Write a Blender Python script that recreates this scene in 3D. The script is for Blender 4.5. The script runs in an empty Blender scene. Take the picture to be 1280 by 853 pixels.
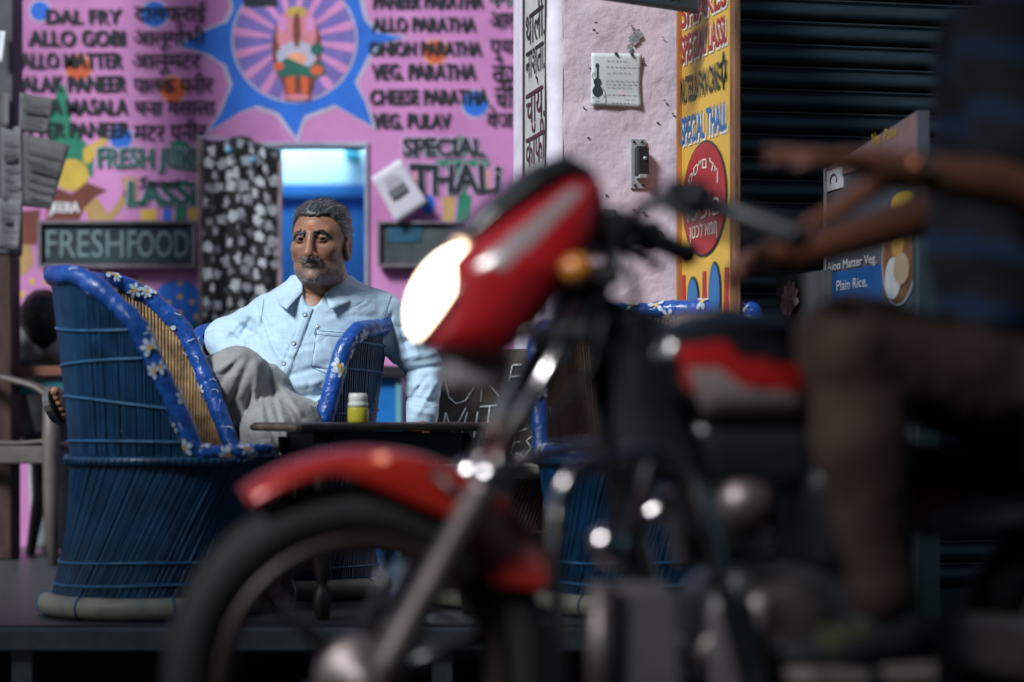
import bpy, bmesh, math, random
import numpy as np
from mathutils import Vector, Matrix, Euler

# ------------------------------------------------------------------ camera, sky, sun, exposure
F, CX, HY, EYE = 3022.2, 640.0, 510.0, 0.726      # focal length in photo pixels, centre column, horizon row, eye height
scene = bpy.context.scene
coll = scene.collection
cam_data = bpy.data.cameras.new('camera')
cam = bpy.data.objects.new('camera', cam_data); coll.objects.link(cam)
cam.location = (0, 0, EYE); cam.rotation_euler = (math.radians(90), 0, 0)
cam_data.sensor_width = 36; cam_data.lens = 85
cam_data.shift_y = (HY - 426.5) / 1280.0
cam_data.clip_start = 0.05; cam_data.clip_end = 500
cam_data.dof.use_dof = True; cam_data.dof.focus_distance = 6.88; cam_data.dof.aperture_fstop = 1.35
scene.camera = cam

SUN_EL, SUN_AZ = 38.0, 219.0            # degrees; azimuth clockwise from +Y: soft light from the left, a little behind the camera
world = bpy.data.worlds.new('World'); scene.world = world; world.use_nodes = True
wn = world.node_tree.nodes; wl = world.node_tree.links
bg = wn['Background']; sky = wn.new('ShaderNodeTexSky'); sky.sky_type = 'NISHITA'; sky.sun_disc = False
sky.sun_elevation = math.radians(SUN_EL); sky.sun_rotation = math.radians(SUN_AZ)
wl.new(sky.outputs[0], bg.inputs[0]); bg.inputs[1].default_value = 0.05
sun_data = bpy.data.lights.new('sun', 'SUN'); sun = bpy.data.objects.new('sun', sun_data); coll.objects.link(sun)
sun_data.energy = 2.6; sun_data.angle = math.radians(14); sun_data.color = (0.93, 0.975, 1.0)
_az, _el = math.radians(SUN_AZ), math.radians(SUN_EL)
_sd = Vector((math.sin(_az) * math.cos(_el), math.cos(_az) * math.cos(_el), math.sin(_el)))
sun.rotation_euler = _sd.to_track_quat('Z', 'Y').to_euler(); sun.location = (0, -3, 8)
scene.view_settings.view_transform = 'Standard'; scene.view_settings.look = 'None'
scene.view_settings.exposure = 0.74; scene.view_settings.gamma = 1.0
scene.view_settings.use_curve_mapping = False

# ------------------------------------------------------------------ helpers
PLAT = 0.196                                        # platform top above the road
def P(px, py, d):
    return Vector(((px - CX) / F * d, d, EYE + (HY - py) / F * d))
def PZ(px, d, z): return Vector(((px - CX) / F * d, d, z))

MATS = {}
def mat(name, col, rough=0.6, var=0.12, scale=8.0, bump=0.0, bscale=60.0, metal=0.0, coat=0.0, col2=None,
        detail=6.0, spec=0.5, sss=0.0, emit=None, estr=0.0, stretch=None, bdist=0.004, sheen=0.0):
    if name in MATS: return MATS[name]
    m = bpy.data.materials.new(name); m.use_nodes = True; MATS[name] = m
    nt = m.node_tree; N = nt.nodes; L = nt.links; b = N['Principled BSDF']
    tc = N.new('ShaderNodeTexCoord'); src = tc.outputs['Object']
    if stretch:
        mp = N.new('ShaderNodeMapping'); mp.inputs['Scale'].default_value = stretch
        L.new(src, mp.inputs['Vector']); src = mp.outputs[0]
    nz = N.new('ShaderNodeTexNoise'); nz.inputs['Scale'].default_value = scale; nz.inputs['Detail'].default_value = detail
    nz.inputs['Roughness'].default_value = 0.65
    L.new(src, nz.inputs['Vector'])
    cr = N.new('ShaderNodeValToRGB'); c = col
    c2 = col2 or tuple(min(1, x * (1 + var)) for x in c); c1 = tuple(x * (1 - var) for x in c) if not col2 else c
    cr.color_ramp.elements[0].position = 0.32; cr.color_ramp.elements[0].color = (*c1, 1)
    cr.color_ramp.elements[1].position = 0.68; cr.color_ramp.elements[1].color = (*c2, 1)
    L.new(nz.outputs['Fac'], cr.inputs['Fac']); L.new(cr.outputs['Color'], b.inputs['Base Color'])
    mr = N.new('ShaderNodeMapRange'); mr.inputs['To Min'].default_value = max(0.02, rough - 0.1); mr.inputs['To Max'].default_value = min(1, rough + 0.1)
    L.new(nz.outputs['Fac'], mr.inputs['Value']); L.new(mr.outputs[0], b.inputs['Roughness'])
    b.inputs['Metallic'].default_value = metal; b.inputs['Specular IOR Level'].default_value = spec
    b.inputs['Coat Weight'].default_value = coat; b.inputs['Coat Roughness'].default_value = 0.08
    if sheen: b.inputs['Sheen Weight'].default_value = sheen
    if sss:
        b.inputs['Subsurface Weight'].default_value = sss; b.inputs['Subsurface Radius'].default_value = (0.012, 0.005, 0.003)
        b.inputs['Subsurface Scale'].default_value = 1.0
    if bump:
        n2 = N.new('ShaderNodeTexNoise'); n2.inputs['Scale'].default_value = bscale; n2.inputs['Detail'].default_value = 5
        L.new(src, n2.inputs['Vector'])
        bp = N.new('ShaderNodeBump'); bp.inputs['Strength'].default_value = bump; bp.inputs['Distance'].default_value = bdist
        L.new(n2.outputs['Fac'], bp.inputs['Height']); L.new(bp.outputs[0], b.inputs['Normal'])
    if emit:
        b.inputs['Emission Color'].default_value = (*emit, 1); b.inputs['Emission Strength'].default_value = estr
    return m

def attr_mat(name, rough=0.5, sss=0.0, bump=0.0, bscale=200, spec=0.5, attr='Col', var=0.12, vscale=60, bdist=0.002, sheen=0):
    """base colour from the thing's own colour attribute (skin, stubble, print), broken up by noise"""
    m = bpy.data.materials.new(name); m.use_nodes = True
    nt = m.node_tree; N = nt.nodes; L = nt.links; b = N['Principled BSDF']
    a = N.new('ShaderNodeVertexColor'); a.layer_name = attr
    tc = N.new('ShaderNodeTexCoord'); nz = N.new('ShaderNodeTexNoise'); nz.inputs['Scale'].default_value = vscale; nz.inputs['Detail'].default_value = 5
    L.new(tc.outputs['Object'], nz.inputs['Vector'])
    mr = N.new('ShaderNodeMapRange'); mr.inputs['From Min'].default_value = 0.3; mr.inputs['From Max'].default_value = 0.7
    mr.inputs['To Min'].default_value = 1 - var; mr.inputs['To Max'].default_value = 1 + var
    L.new(nz.outputs['Fac'], mr.inputs['Value'])
    mx = N.new('ShaderNodeVectorMath'); mx.operation = 'SCALE'
    L.new(a.outputs['Color'], mx.inputs[0]); L.new(mr.outputs[0], mx.inputs['Scale'])
    L.new(mx.outputs[0], b.inputs['Base Color'])
    b.inputs['Roughness'].default_value = rough; b.inputs['Specular IOR Level'].default_value = spec
    if sheen: b.inputs['Sheen Weight'].default_value = sheen
    if sss:
        b.inputs['Subsurface Weight'].default_value = sss; b.inputs['Subsurface Radius'].default_value = (0.01, 0.004, 0.002); b.inputs['Subsurface Scale'].default_value = 1.0
    if bump:
        n2 = N.new('ShaderNodeTexNoise'); n2.inputs['Scale'].default_value = bscale; n2.inputs['Detail'].default_value = 4
        L.new(tc.outputs['Object'], n2.inputs['Vector'])
        bp = N.new('ShaderNodeBump'); bp.inputs['Strength'].default_value = bump; bp.inputs['Distance'].default_value = bdist
        L.new(n2.outputs['Fac'], bp.inputs['Height']); L.new(bp.outputs[0], b.inputs['Normal'])
    return m

def tag(o, label=None, cat=None, group=None, kind=None):
    if label: o['label'] = label
    if cat: o['category'] = cat
    if group: o['group'] = group
    if kind: o['kind'] = kind
    return o
def empty(name, loc, label, cat, group=None, rot=(0, 0, 0)):
    o = bpy.data.objects.new(name, None); coll.objects.link(o); o.location = loc; o.rotation_euler = rot
    o.empty_display_size = 0.1
    return tag(o, label, cat, group)
def wloc(o):
    """location of a thing's origin that its world-space child meshes must subtract"""
    v = Vector((0, 0, 0))
    while o is not None:
        v += o.location; o = o.parent
    return v
def link(name, me, m, parent=None, world=True, smooth=False):
    """link a mesh object; world=True: mesh is in world coordinates, parent unrotated"""
    o = bpy.data.objects.new(name, me); coll.objects.link(o)
    if m is not None and not me.materials: me.materials.append(m)
    if smooth: me.polygons.foreach_set('use_smooth', [True] * len(me.polygons))
    if parent is not None:
        o.parent = parent
        if world: o.location = -wloc(parent)
    return o

def frame_from(t, up=Vector((0, 0, 1))):
    t = Vector(t).normalized()
    if abs(t.dot(up)) > 0.95: up = Vector((0, 1, 0))
    a = t.cross(up).normalized(); b = a.cross(t).normalized()
    return a, b
class MB:
    def __init__(s): s.v = []; s.f = []; s.sm = []
    def add(s, vs, fs, smooth=False):
        n = len(s.v); s.v += [tuple(x) for x in vs]; s.f += [tuple(i + n for i in f) for f in fs]; s.sm += [smooth] * len(fs)
        return s
    def box(s, c, size, rot=None, bev=0.0):
        c = Vector(c); hx, hy, hz = [x / 2 for x in size]
        R = rot if isinstance(rot, Matrix) else (Euler(rot).to_matrix() if rot else Matrix.Identity(3))
        if bev <= 0:
            vs = [c + R @ Vector((x, y, z)) for x in (-hx, hx) for y in (-hy, hy) for z in (-hz, hz)]
            return s.add(vs, [(0, 1, 3, 2), (4, 6, 7, 5), (0, 4, 5, 1), (2, 3, 7, 6), (0, 2, 6, 4), (1, 5, 7, 3)])
        b = bev; vs = []; idx = {}
        for sx in (-1, 1):
            for sy in (-1, 1):
                for sz in (-1, 1):
                    for ax in range(3):
                        q = [sx * (hx - b), sy * (hy - b), sz * (hz - b)]; q[ax] = (sx * hx, sy * hy, sz * hz)[ax]
                        idx[(sx, sy, sz, ax)] = len(vs); vs.append(c + R @ Vector(q))
        fs = []
        for ax in range(3):
            o1, o2 = [(1, 2), (2, 0), (0, 1)][ax]
            for sg in (-1, 1):
                k = []
                for a_, b_ in ((-1, -1), (1, -1), (1, 1), (-1, 1)):
                    q = [0, 0, 0]; q[ax] = sg; q[o1] = a_; q[o2] = b_; k.append(idx[(*q, ax)])
                fs.append(tuple(k if sg > 0 else k[::-1]))
        for ax in range(3):
            o1, o2 = [(1, 2), (2, 0), (0, 1)][ax]
            for a_ in (-1, 1):
                for b_ in (-1, 1):
                    q = [0, 0, 0]; q[o1] = a_; q[o2] = b_; k = []
                    for e, fc in ((-1, o1), (1, o1), (1, o2), (-1, o2)):
                        q[ax] = e; k.append(idx[(*q, fc)])
                    fs.append(tuple(k if a_ * b_ < 0 else k[::-1]))
        for sx in (-1, 1):
            for sy in (-1, 1):
                for sz in (-1, 1):
                    k = [idx[(sx, sy, sz, a)] for a in range(3)]
                    fs.append(tuple(k if sx * sy * sz > 0 else k[::-1]))
        return s.add(vs, fs)
    def tube(s, pts, r, n=8, caps=True, closed=False, smooth=True):
        pts = [Vector(p) for p in pts]; m = len(pts)
        rs = r if isinstance(r, (list, tuple)) else [r] * m
        vs = []; prev = None
        for i, p in enumerate(pts):
            if closed: t = pts[(i + 1) % m] - pts[i - 1]
            else: t = pts[min(i + 1, m - 1)] - pts[max(i - 1, 0)]
            if prev is None: a, b = frame_from(t)
            else:
                t = t.normalized(); a = (prev - t * prev.dot(t))
                a = a.normalized() if a.length > 1e-6 else frame_from(t)[0]; b = t.cross(a) * -1
                b = a.cross(t).normalized()
            prev = a
            for k in range(n):
                an = 2 * math.pi * k / n; vs.append(p + (a * math.cos(an) + b * math.sin(an)) * rs[i])
        fs = []
        for i in range(m if closed else m - 1):
            j = (i + 1) % m
            for k in range(n):
                l = (k + 1) % n; fs.append((i * n + k, j * n + k, j * n + l, i * n + l))
        if closed and m > 2:
            pass
        s.add(vs, fs, smooth)
        if caps and not closed:
            n0 = len(s.v) - len(vs)
            s.f.append(tuple(n0 + k for k in range(n))); s.f.append(tuple(n0 + (m - 1) * n + k for k in reversed(range(n)))); s.sm += [False, False]
        return s
    def lathe(s, prof, n=20, c=(0, 0, 0), axis=(0, 0, 1), smooth=True, ring=False):
        c = Vector(c); w = Vector(axis).normalized(); a, b = frame_from(w); vs = []; m = len(prof)
        for (r, h) in prof:
            for k in range(n):
                an = 2 * math.pi * k / n; vs.append(c + w * h + (a * math.cos(an) + b * math.sin(an)) * max(r, 1e-5))
        fs = [(i * n + k, i * n + (k + 1) % n, (i + 1) * n + (k + 1) % n, (i + 1) * n + k) for i in range(m - 1) for k in range(n)]
        if ring: fs += [((m - 1) * n + k, (m - 1) * n + (k + 1) % n, (k + 1) % n, k) for k in range(n)]; return s.add(vs, fs, smooth)
        s.add(vs, fs, smooth); n0 = len(s.v) - len(vs)
        s.f.append(tuple(n0 + k for k in reversed(range(n)))); s.f.append(tuple(n0 + (m - 1) * n + k for k in range(n))); s.sm += [False, False]
        return s
    def prism(s, poly, O, u, v, w, depth):
        """polygon (list of (a,b)) in plane O + a u + b v, extruded by depth along w (front) """
        O, u, v, w = Vector(O), Vector(u), Vector(v), Vector(w); n = len(poly)
        vs = [O + u * a + v * b + w * depth for a, b in poly] + [O + u * a + v * b for a, b in poly]
        fs = [tuple(range(n)), tuple(reversed(range(n, 2 * n)))] + [(i, n + i, n + (i + 1) % n, (i + 1) % n) for i in range(n)]
        return s.add(vs, fs)
    def grid(s, fn, nu, nv, smooth=True, closed_u=False):
        vs = [fn(i / (nu if closed_u else nu - 1), j / (nv - 1)) for i in range(nu) for j in range(nv)]
        fs = [(i * nv + j, ((i + 1) % nu) * nv + j, ((i + 1) % nu) * nv + j + 1, i * nv + j + 1) for i in range(nu if closed_u else nu - 1) for j in range(nv - 1)]
        return s.add(vs, fs, smooth)
    def torus(s, c, R, r, axis, n=48, k=10, squash=1.0):
        c = Vector(c); w = Vector(axis).normalized(); a, b = frame_from(w); vs = []
        for i in range(n):
            t = 2 * math.pi * i / n; e = a * math.cos(t) + b * math.sin(t)
            for j in range(k):
                q = 2 * math.pi * j / k; vs.append(c + e * (R + r * math.cos(q)) + w * (r * squash * math.sin(q)))
        fs = [(i * k + j, ((i + 1) % n) * k + j, ((i + 1) % n) * k + (j + 1) % k, i * k + (j + 1) % k) for i in range(n) for j in range(k)]
        return s.add(vs, fs, True)
    def sphere(s, c, r, n=14, m=9, R=None):
        c = Vector(c); r = Vector(r) if not isinstance(r, (int, float)) else Vector((r, r, r)); vs = []
        for i in range(m + 1):
            ph = math.pi * i / m
            for k in range(n):
                t = 2 * math.pi * k / n
                q = Vector((r.x * math.sin(ph) * math.cos(t), r.y * math.sin(ph) * math.sin(t), r.z * math.cos(ph)))
                vs.append(c + (R @ q if R else q))
        fs = [(i * n + k, (i + 1) * n + k, (i + 1) * n + (k + 1) % n, i * n + (k + 1) % n) for i in range(m) for k in range(n)]
        return s.add(vs, fs, True)
    def mesh(s, name):
        me = bpy.data.meshes.new(name); me.from_pydata(s.v, [], s.f)
        me.polygons.foreach_set('use_smooth', s.sm); me.update(); return me
    def build(s, name, m, parent=None, world=True, solid=0.0, fixn=True):
        me = s.mesh(name)
        if fixn:
            bm = bmesh.new(); bm.from_mesh(me); bmesh.ops.remove_doubles(bm, verts=bm.verts, dist=1e-6)
            bmesh.ops.recalc_face_normals(bm, faces=bm.faces); bm.to_mesh(me); bm.free()
        o = link(name, me, m, parent, world)
        if solid:
            md = o.modifiers.new('thickness', 'SOLIDIFY'); md.thickness = solid; md.offset = 0
        return o

# text fitted into a box of a plane: O = lower-left corner, u right, v up (unit), w out of the surface
def text_mesh(s, bold=0.0, shear=0.0, res=3):
    cu = bpy.data.curves.new('t', 'FONT'); cu.body = s; cu.offset = bold; cu.shear = shear; cu.resolution_u = res
    cu.fill_mode = 'BOTH'
    o = bpy.data.objects.new('t', cu); coll.objects.link(o)
    bpy.context.view_layer.update()
    me = bpy.data.meshes.new_from_object(o.evaluated_get(bpy.context.evaluated_depsgraph_get()))
    bpy.data.objects.remove(o); bpy.data.curves.remove(cu); me.materials.clear(); return me
def lettering(s, O, u, v, w, width, height, m, parent, lift=0.004, bold=0.02, shear=0.0, name='lettering', world=True, fn=None, hx=0.0):
    me = text_mesh(s, bold, shear)
    if not len(me.vertices): return None
    co = np.empty(len(me.vertices) * 3); me.vertices.foreach_get('co', co); co = co.reshape(-1, 3)
    lo = co.min(0); hi = co.max(0); q = (co - lo) / np.maximum(hi - lo, 1e-6)
    if fn is not None: q = fn(q)
    if hx:      # hand-painted wobble
        sd = sum(map(ord, s)) % 97; k = len(s)
        q[:, 1] += 0.022 * np.sin(q[:, 0] * k * 2.1 + sd) + 0.012 * np.sin(q[:, 0] * k * 5.3 + q[:, 1] * 4 + sd * 2)
        q[:, 0] += (0.04 * np.sin(q[:, 1] * 3.3 + q[:, 0] * k * 1.7 + sd) + 0.02 * np.sin(q[:, 1] * 9 + sd)) / k
    O, u, v, w = [np.array(x) for x in (O, u, v, w)]
    out = O + np.outer(q[:, 0] * width, u) + np.outer(q[:, 1] * height, v) + w * lift
    if hx:      # brush thickness: the word laid three times, a hair apart in depth
        vs, fs = [], []; n = len(out); src = [tuple(p.vertices) for p in me.polygons]
        for j, sh in enumerate((-hx, 0.0, hx)):
            vs += (out + u * sh + w * (0.0004 * j)).tolist(); fs += [tuple(i + n * j for i in f) for f in src]
        me = bpy.data.meshes.new(name); me.from_pydata(vs, [], fs); me.update(); return link(name, me, m, parent, world)
    me.vertices.foreach_set('co', out.ravel()); me.update()
    return link(name, me, m, parent, world)

# ------------------------------------------------------------------ signed distance modelling
def v3(p): return np.array(p, dtype=np.float32)
def rcone(p, a, b, ra, rb):
    a, b = v3(a), v3(b); ba = b - a; pa = p - a
    h = np.clip(pa @ ba / max(float(ba @ ba), 1e-9), 0, 1)
    return np.linalg.norm(pa - h[:, None] * ba, axis=1) - (ra + (rb - ra) * h)
def ell(p, c, r, R=None):
    q = p - v3(c)
    if R is not None: q = q @ np.array(R, dtype=np.float32)
    r = v3(r); k0 = np.linalg.norm(q / r, axis=1); k1 = np.linalg.norm(q / (r * r), axis=1)
    return k0 * (k0 - 1) / np.maximum(k1, 1e-6)
def smin(a, b, k):
    h = np.maximum(k - np.abs(a - b), 0) / k
    return np.minimum(a, b) - h * h * k * 0.25
def smax(a, b, k): return -smin(-a, -b, k)
def surfnet(fn, lo, hi, res, name='m'):
    lo = np.array(lo, float); hi = np.array(hi, float)
    n = np.ceil((hi - lo) / res).astype(int) + 1
    ax = [lo[i] + res * np.arange(n[i]) for i in range(3)]
    val = np.empty(n, np.float32)
    yy, zz = np.meshgrid(ax[1], ax[2], indexing='ij'); nb = max(1, int(400000 // (n[1] * n[2])))
    for i in range(0, n[0], nb):
        xs = ax[0][i:i + nb]
        pts = np.stack([np.repeat(xs, yy.size), np.tile(yy.ravel(), len(xs)), np.tile(zz.ravel(), len(xs))], 1).astype(np.float32)
        val[i:i + nb] = fn(pts).reshape(len(xs), n[1], n[2])
    ins = val < 0
    c = np.zeros(n - 1, np.int8)
    for dx in (0, 1):
        for dy in (0, 1):
            for dz in (0, 1):
                c += ins[dx:n[0] - 1 + dx, dy:n[1] - 1 + dy, dz:n[2] - 1 + dz]
    act = (c > 0) & (c < 8); idx = -np.ones(act.shape, np.int64); ii = np.argwhere(act); idx[act] = np.arange(len(ii))
    acc = np.zeros((len(ii), 3)); cnt = np.zeros(len(ii))
    cr = [(x, y, z) for x in (0, 1) for y in (0, 1) for z in (0, 1)]
    for a in cr:
        for b in cr:
            if sum(abs(a[k] - b[k]) for k in range(3)) == 1 and a < b:
                va = val[ii[:, 0] + a[0], ii[:, 1] + a[1], ii[:, 2] + a[2]]; vb = val[ii[:, 0] + b[0], ii[:, 1] + b[1], ii[:, 2] + b[2]]
                mk = (va < 0) != (vb < 0); t = np.zeros(len(ii)); t[mk] = va[mk] / (va[mk] - vb[mk])
                pt = np.array(a) + t[:, None] * (np.array(b) - np.array(a)); acc[mk] += pt[mk]; cnt[mk] += 1
    V = lo + (ii + acc / cnt[:, None]) * res
    faces = []
    for d in range(3):
        e1, e2 = (d + 1) % 3, (d + 2) % 3
        sl0 = [slice(1, n[k] - 1) for k in range(3)]; sl0[d] = slice(0, n[d] - 1); sl1 = list(sl0); sl1[d] = slice(1, n[d])
        A = ins[tuple(sl0)]; B = ins[tuple(sl1)]
        for flip, mk in ((False, A & ~B), (True, ~A & B)):
            q = np.argwhere(mk)
            if not len(q): continue
            off = np.ones(3, int); off[d] = 0; q = q + off
            def cell(o1, o2):
                k = q.copy(); k[:, e1] += o1; k[:, e2] += o2; return idx[k[:, 0], k[:, 1], k[:, 2]]
            f = np.stack([cell(-1, -1), cell(0, -1), cell(0, 0), cell(-1, 0)], 1)
            faces.append(f[:, ::-1] if flip else f)
    Fc = np.concatenate(faces); me = bpy.data.meshes.new(name)
    me.vertices.add(len(V)); me.vertices.foreach_set('co', V.ravel())
    me.loops.add(Fc.size); me.loops.foreach_set('vertex_index', Fc.ravel().astype(np.int32))
    me.polygons.add(len(Fc)); me.polygons.foreach_set('loop_start', np.arange(0, Fc.size, 4, dtype=np.int32))
    me.polygons.foreach_set('loop_total', np.full(len(Fc), 4, np.int32))
    me.update(calc_edges=True); me.validate()
    me.polygons.foreach_set('use_smooth', [True] * len(me.polygons))
    return me, V
def set_col(me, rgb):
    a = me.color_attributes.new('Col', 'FLOAT_COLOR', 'POINT')
    c = np.ones((len(me.vertices), 4), np.float32); c[:, :3] = rgb; a.data.foreach_set('color', c.ravel())
def seg2(p, a, b):
    a, b = np.array(a, float), np.array(b, float); ba = b - a; pa = p - a
    h = np.clip(pa @ ba / (ba @ ba + 1e-9), 0, 1); return np.linalg.norm(pa - h[:, None] * ba, axis=1), h
def to_px(p):  # world points -> photo coordinates (numpy)
    return np.stack([CX + p[:, 0] * F / p[:, 1], HY - (p[:, 2] - EYE) * F / p[:, 1]], 1)
def nz(p, f, seed=0):
    """cheap smooth pseudo-noise, about -1..1"""
    a = np.sin(p[:, 0] * f * 1.7 + 1.3 * seed + 1.9 * np.sin(p[:, 1] * f * 1.1 + seed)) + np.sin(p[:, 1] * f * 1.3 + 2.1 + seed * 0.7 + 1.7 * np.sin(p[:, 2] * f * 0.9)) + np.sin(p[:, 2] * f * 1.9 + 0.4 + seed * 1.9 + 1.5 * np.sin(p[:, 0] * f * 1.2 + 0.5))
    return a / 3
# ================================================================== SETTING
rnd = random.Random(5)
m_road = mat('asphalt', (0.045, 0.045, 0.048), 0.85, 0.35, 14, 0.7, 120)
m_plat = mat('platform_boards', (0.045, 0.054, 0.058), 0.34, 0.5, 5, 0.35, 40, stretch=(0.6, 9, 1))
m_edge = mat('platform_edge', (0.075, 0.095, 0.105), 0.5, 0.3, 10, 0.3, 60)
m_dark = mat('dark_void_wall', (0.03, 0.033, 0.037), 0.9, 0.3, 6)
tag(MB().grid(lambda a, b: Vector((-60 + 120 * a, -40 + 100 * b, 0)), 2, 2).build('road', m_road), kind='structure')
# platform: slab with nosing, posts, dark back board
YE = 5.9
pf = tag(MB().box((0, (YE + 13.2) / 2, PLAT - 0.03), (14, 13.2 - YE, 0.06)).build('platform', m_plat), kind='structure')
MB().box((0, YE - 0.006, PLAT - 0.035), (14, 0.02, 0.058), bev=0.006).build('nosing', m_edge, pf)
for px in (-300, 30, 553, 1060, 1500):
    MB().box(PZ(px, YE + 0.06, (PLAT - 0.066) / 2), (0.05, 0.06, PLAT - 0.068)).build('support_post', m_edge, pf)
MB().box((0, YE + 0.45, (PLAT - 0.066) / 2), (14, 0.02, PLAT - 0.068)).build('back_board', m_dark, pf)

# ---- mural wall
DW = 9.25
def W(px, py): return P(px, py, DW)
m_pink = mat('pink_wall_paint', (0.44, 0.155, 0.37), 0.7, 0.13, 1.7, 0.35, 30, col2=(0.64, 0.265, 0.55), detail=10)
zt = 3.7
wall = empty('mural_wall', PZ(356, DW, PLAT), 'pink painted menu wall with black lettering and a blue star', 'wall')
ux, uz, un = Vector((1, 0, 0)), Vector((0, 0, 1)), Vector((0, -1, 0))
xl, xa, xb, xr = W(-420, 0).x, W(253, 0).x, W(460, 0).x, W(900, 0).x; zd = W(0, 178).z
for (a, b, z0, z1) in ((xl, xa, PLAT, zt), (xb, xr, PLAT, zt), (xa, xb, zd, zt)):
    MB().box(((a + b) / 2, DW + 0.06, (z0 + z1) / 2), (b - a, 0.12, z1 - z0)).build('plaster', m_pink, wall)
m_jamb = mat('door_jamb_paint', (0.30, 0.33, 0.42), 0.6, 0.3, 9, 0.2, 60)
MB().box((xb - 0.006, DW + 0.058, (PLAT + zd) / 2), (0.012, 0.14, zd - PLAT)).build('door_jamb', m_jamb, wall)
MB().box(((xa + xb) / 2, DW + 0.058, zd - 0.008), (xb - xa - 0.026, 0.13, 0.016)).build('door_head', m_jamb, wall)

# flat paint on the wall: layered sheets
paints = dict(blue=(0.012, 0.14, 0.62), pale=(0.45, 0.42, 0.55), violet=(0.17, 0.13, 0.42), rose=(0.62, 0.24, 0.5), black=(0.005, 0.012, 0.018),
              halo=(0.62, 0.50, 0.68), orange=(0.62, 0.10, 0.03), green=(0.01, 0.19, 0.11), dgreen=(0.01, 0.11, 0.085), yellow=(0.62, 0.42, 0.06), tan=(0.45, 0.28, 0.10),
              brown=(0.16, 0.035, 0.022), white=(0.7, 0.68, 0.7), red=(0.5, 0.03, 0.03), peach=(0.75, 0.33, 0.2), skin=(0.6, 0.2, 0.25), gold=(0.5, 0.33, 0.08), teal=(0.02, 0.2, 0.26))
def paint(n): return mat('paint_' + n, paints[n], 0.65, 0.16, 14, 0.2, 60)
def sheet(poly, col, name, lift, parent=wall):
    o = MB(); O = W(0, 0); pts = [W(a, b) + un * lift * 0.25 for a, b in poly]
    o.add(pts, [tuple(range(len(pts)))]); me = o.mesh(name)
    bm = bmesh.new(); bm.from_mesh(me); bmesh.ops.triangulate(bm, faces=bm.faces)
    for f in bm.faces:
        f.normal_update()
        if f.normal.y > 0: f.normal_flip()
    bm.to_mesh(me); bm.free()
    return link(name, me, paint(col), parent)
def disc(cx, cy, rx, ry=None, n=28): ry = ry or rx; return [(cx + rx * math.cos(2 * math.pi * k / n), cy + ry * math.sin(2 * math.pi * k / n)) for k in range(n)]
star = [(225, 57), (262, 68), (283, 82), (291, 105), (277, 140), (262, 163), (300, 140), (322, 132), (348, 141), (362, 160), (370, 172), (380, 145), (418, 131), (466, 158), (456, 128), (443, 103), (460, 70), (474, 55), (505, 47), (470, 41), (455, 25), (447, -10), (400, -60), (330, -60), (300, -20), (290, -3), (292, 12), (284, 28), (262, 37)]
c0 = (368, 52)
sheet([(c0[0] + (a - c0[0]) * 1.035 + (2 if a > c0[0] else -2), c0[1] + (b - c0[1]) * 1.05) for a, b in star], 'pale', 'star_outline', 0.003)
sheet(star, 'blue', 'painted_star', 0.006)
sheet(disc(368, 50, 79, 79, 40), 'pale', 'fan_outline', 0.009)
sheet(disc(368, 50, 76, 76, 40), 'violet', 'painted_fan', 0.012)
for k in range(16):
    a = math.radians(22.5 * k + 8); da = math.radians(4.6)
    sheet([(368 + 30 * math.cos(a - da), 50 + 30 * math.sin(a - da)), (368 + 73 * math.cos(a - da), 50 + 73 * math.sin(a - da)), (368 + 78 * math.cos(a), 50 + 78 * math.sin(a)),
           (368 + 73 * math.cos(a + da), 50 + 73 * math.sin(a + da)), (368 + 30 * math.cos(a + da), 50 + 30 * math.sin(a + da))], 'rose', 'fan_ray', 0.015)
# painted seated figure in the fan: soft layered shapes
for poly, col, nm in ((disc(371, 62, 31, 52), 'brown', 'figure_outline'), (disc(371, 42, 25, 34), 'skin', 'figure_body'), (disc(371, 70, 25, 18), 'pale', 'figure_garland'),
                      (disc(371, 74, 12, 9), 'peach', 'figure_garland'), (disc(371, 15, 13, 7), 'gold', 'figure_crown'), (disc(371, 38, 5, 22), 'brown', 'figure_front'),
                      (disc(353, 30, 6, 11), 'rose', 'figure_sleeve'), (disc(388, 30, 6, 11), 'rose', 'figure_sleeve'), ([(303, -12), (345, -12), (347, 8), (305, 9)], 'black', 'figure_black_patch'), (disc(396, 62, 8, 8), 'dgreen', 'figure_bowl'),  # the black quad is a dark painted shape at upper left
                      ([(343, 85), (358, 72), (385, 84), (402, 76), (408, 92), (392, 100), (350, 98)], 'dgreen', 'figure_lap'), (disc(348, 83, 7, 5), 'orange', 'figure_knee'), (disc(396, 88, 8, 6), 'orange', 'figure_knee'),
                      ([(352, 96), (394, 96), (388, 126), (357, 126)], 'brown', 'figure_skirt'), ([(357, 98), (369, 95), (368, 118), (359, 118)], 'orange', 'figure_skirt_panel'), ([(376, 95), (386, 98), (384, 118), (378, 118)], 'orange', 'figure_skirt_panel'),
                      (disc(372, 122, 16, 4), 'skin', 'figure_base')):
    k_ = 0.0165 + 0.0006 * len([1 for o in wall.children if o.name.startswith('figure')])
    sheet(poly, col, nm, k_)
for x, y, r, c in ((50, 14, 12, 'blue'), (193, 18, 16, 'blue'), (98, 85, 15, 'orange'), (216, 112, 15, 'orange'), (151, 172, 14, 'blue'), (544, 65, 14, 'orange'), (594, 130, 16, 'blue')):
    sheet(disc(x, y, r + 2.5), 'pale' if c == 'blue' else 'peach', 'dot_outline', 0.003); sheet(disc(x, y, r), c, 'painted_dot', 0.006)
sheet([(73, 108), (79, 104), (86, 122), (89, 158), (108, 180), (117, 196), (116, 224), (98, 206), (66, 206), (58, 160), (66, 132)], 'green', 'painted_cone', 0.004)
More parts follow.
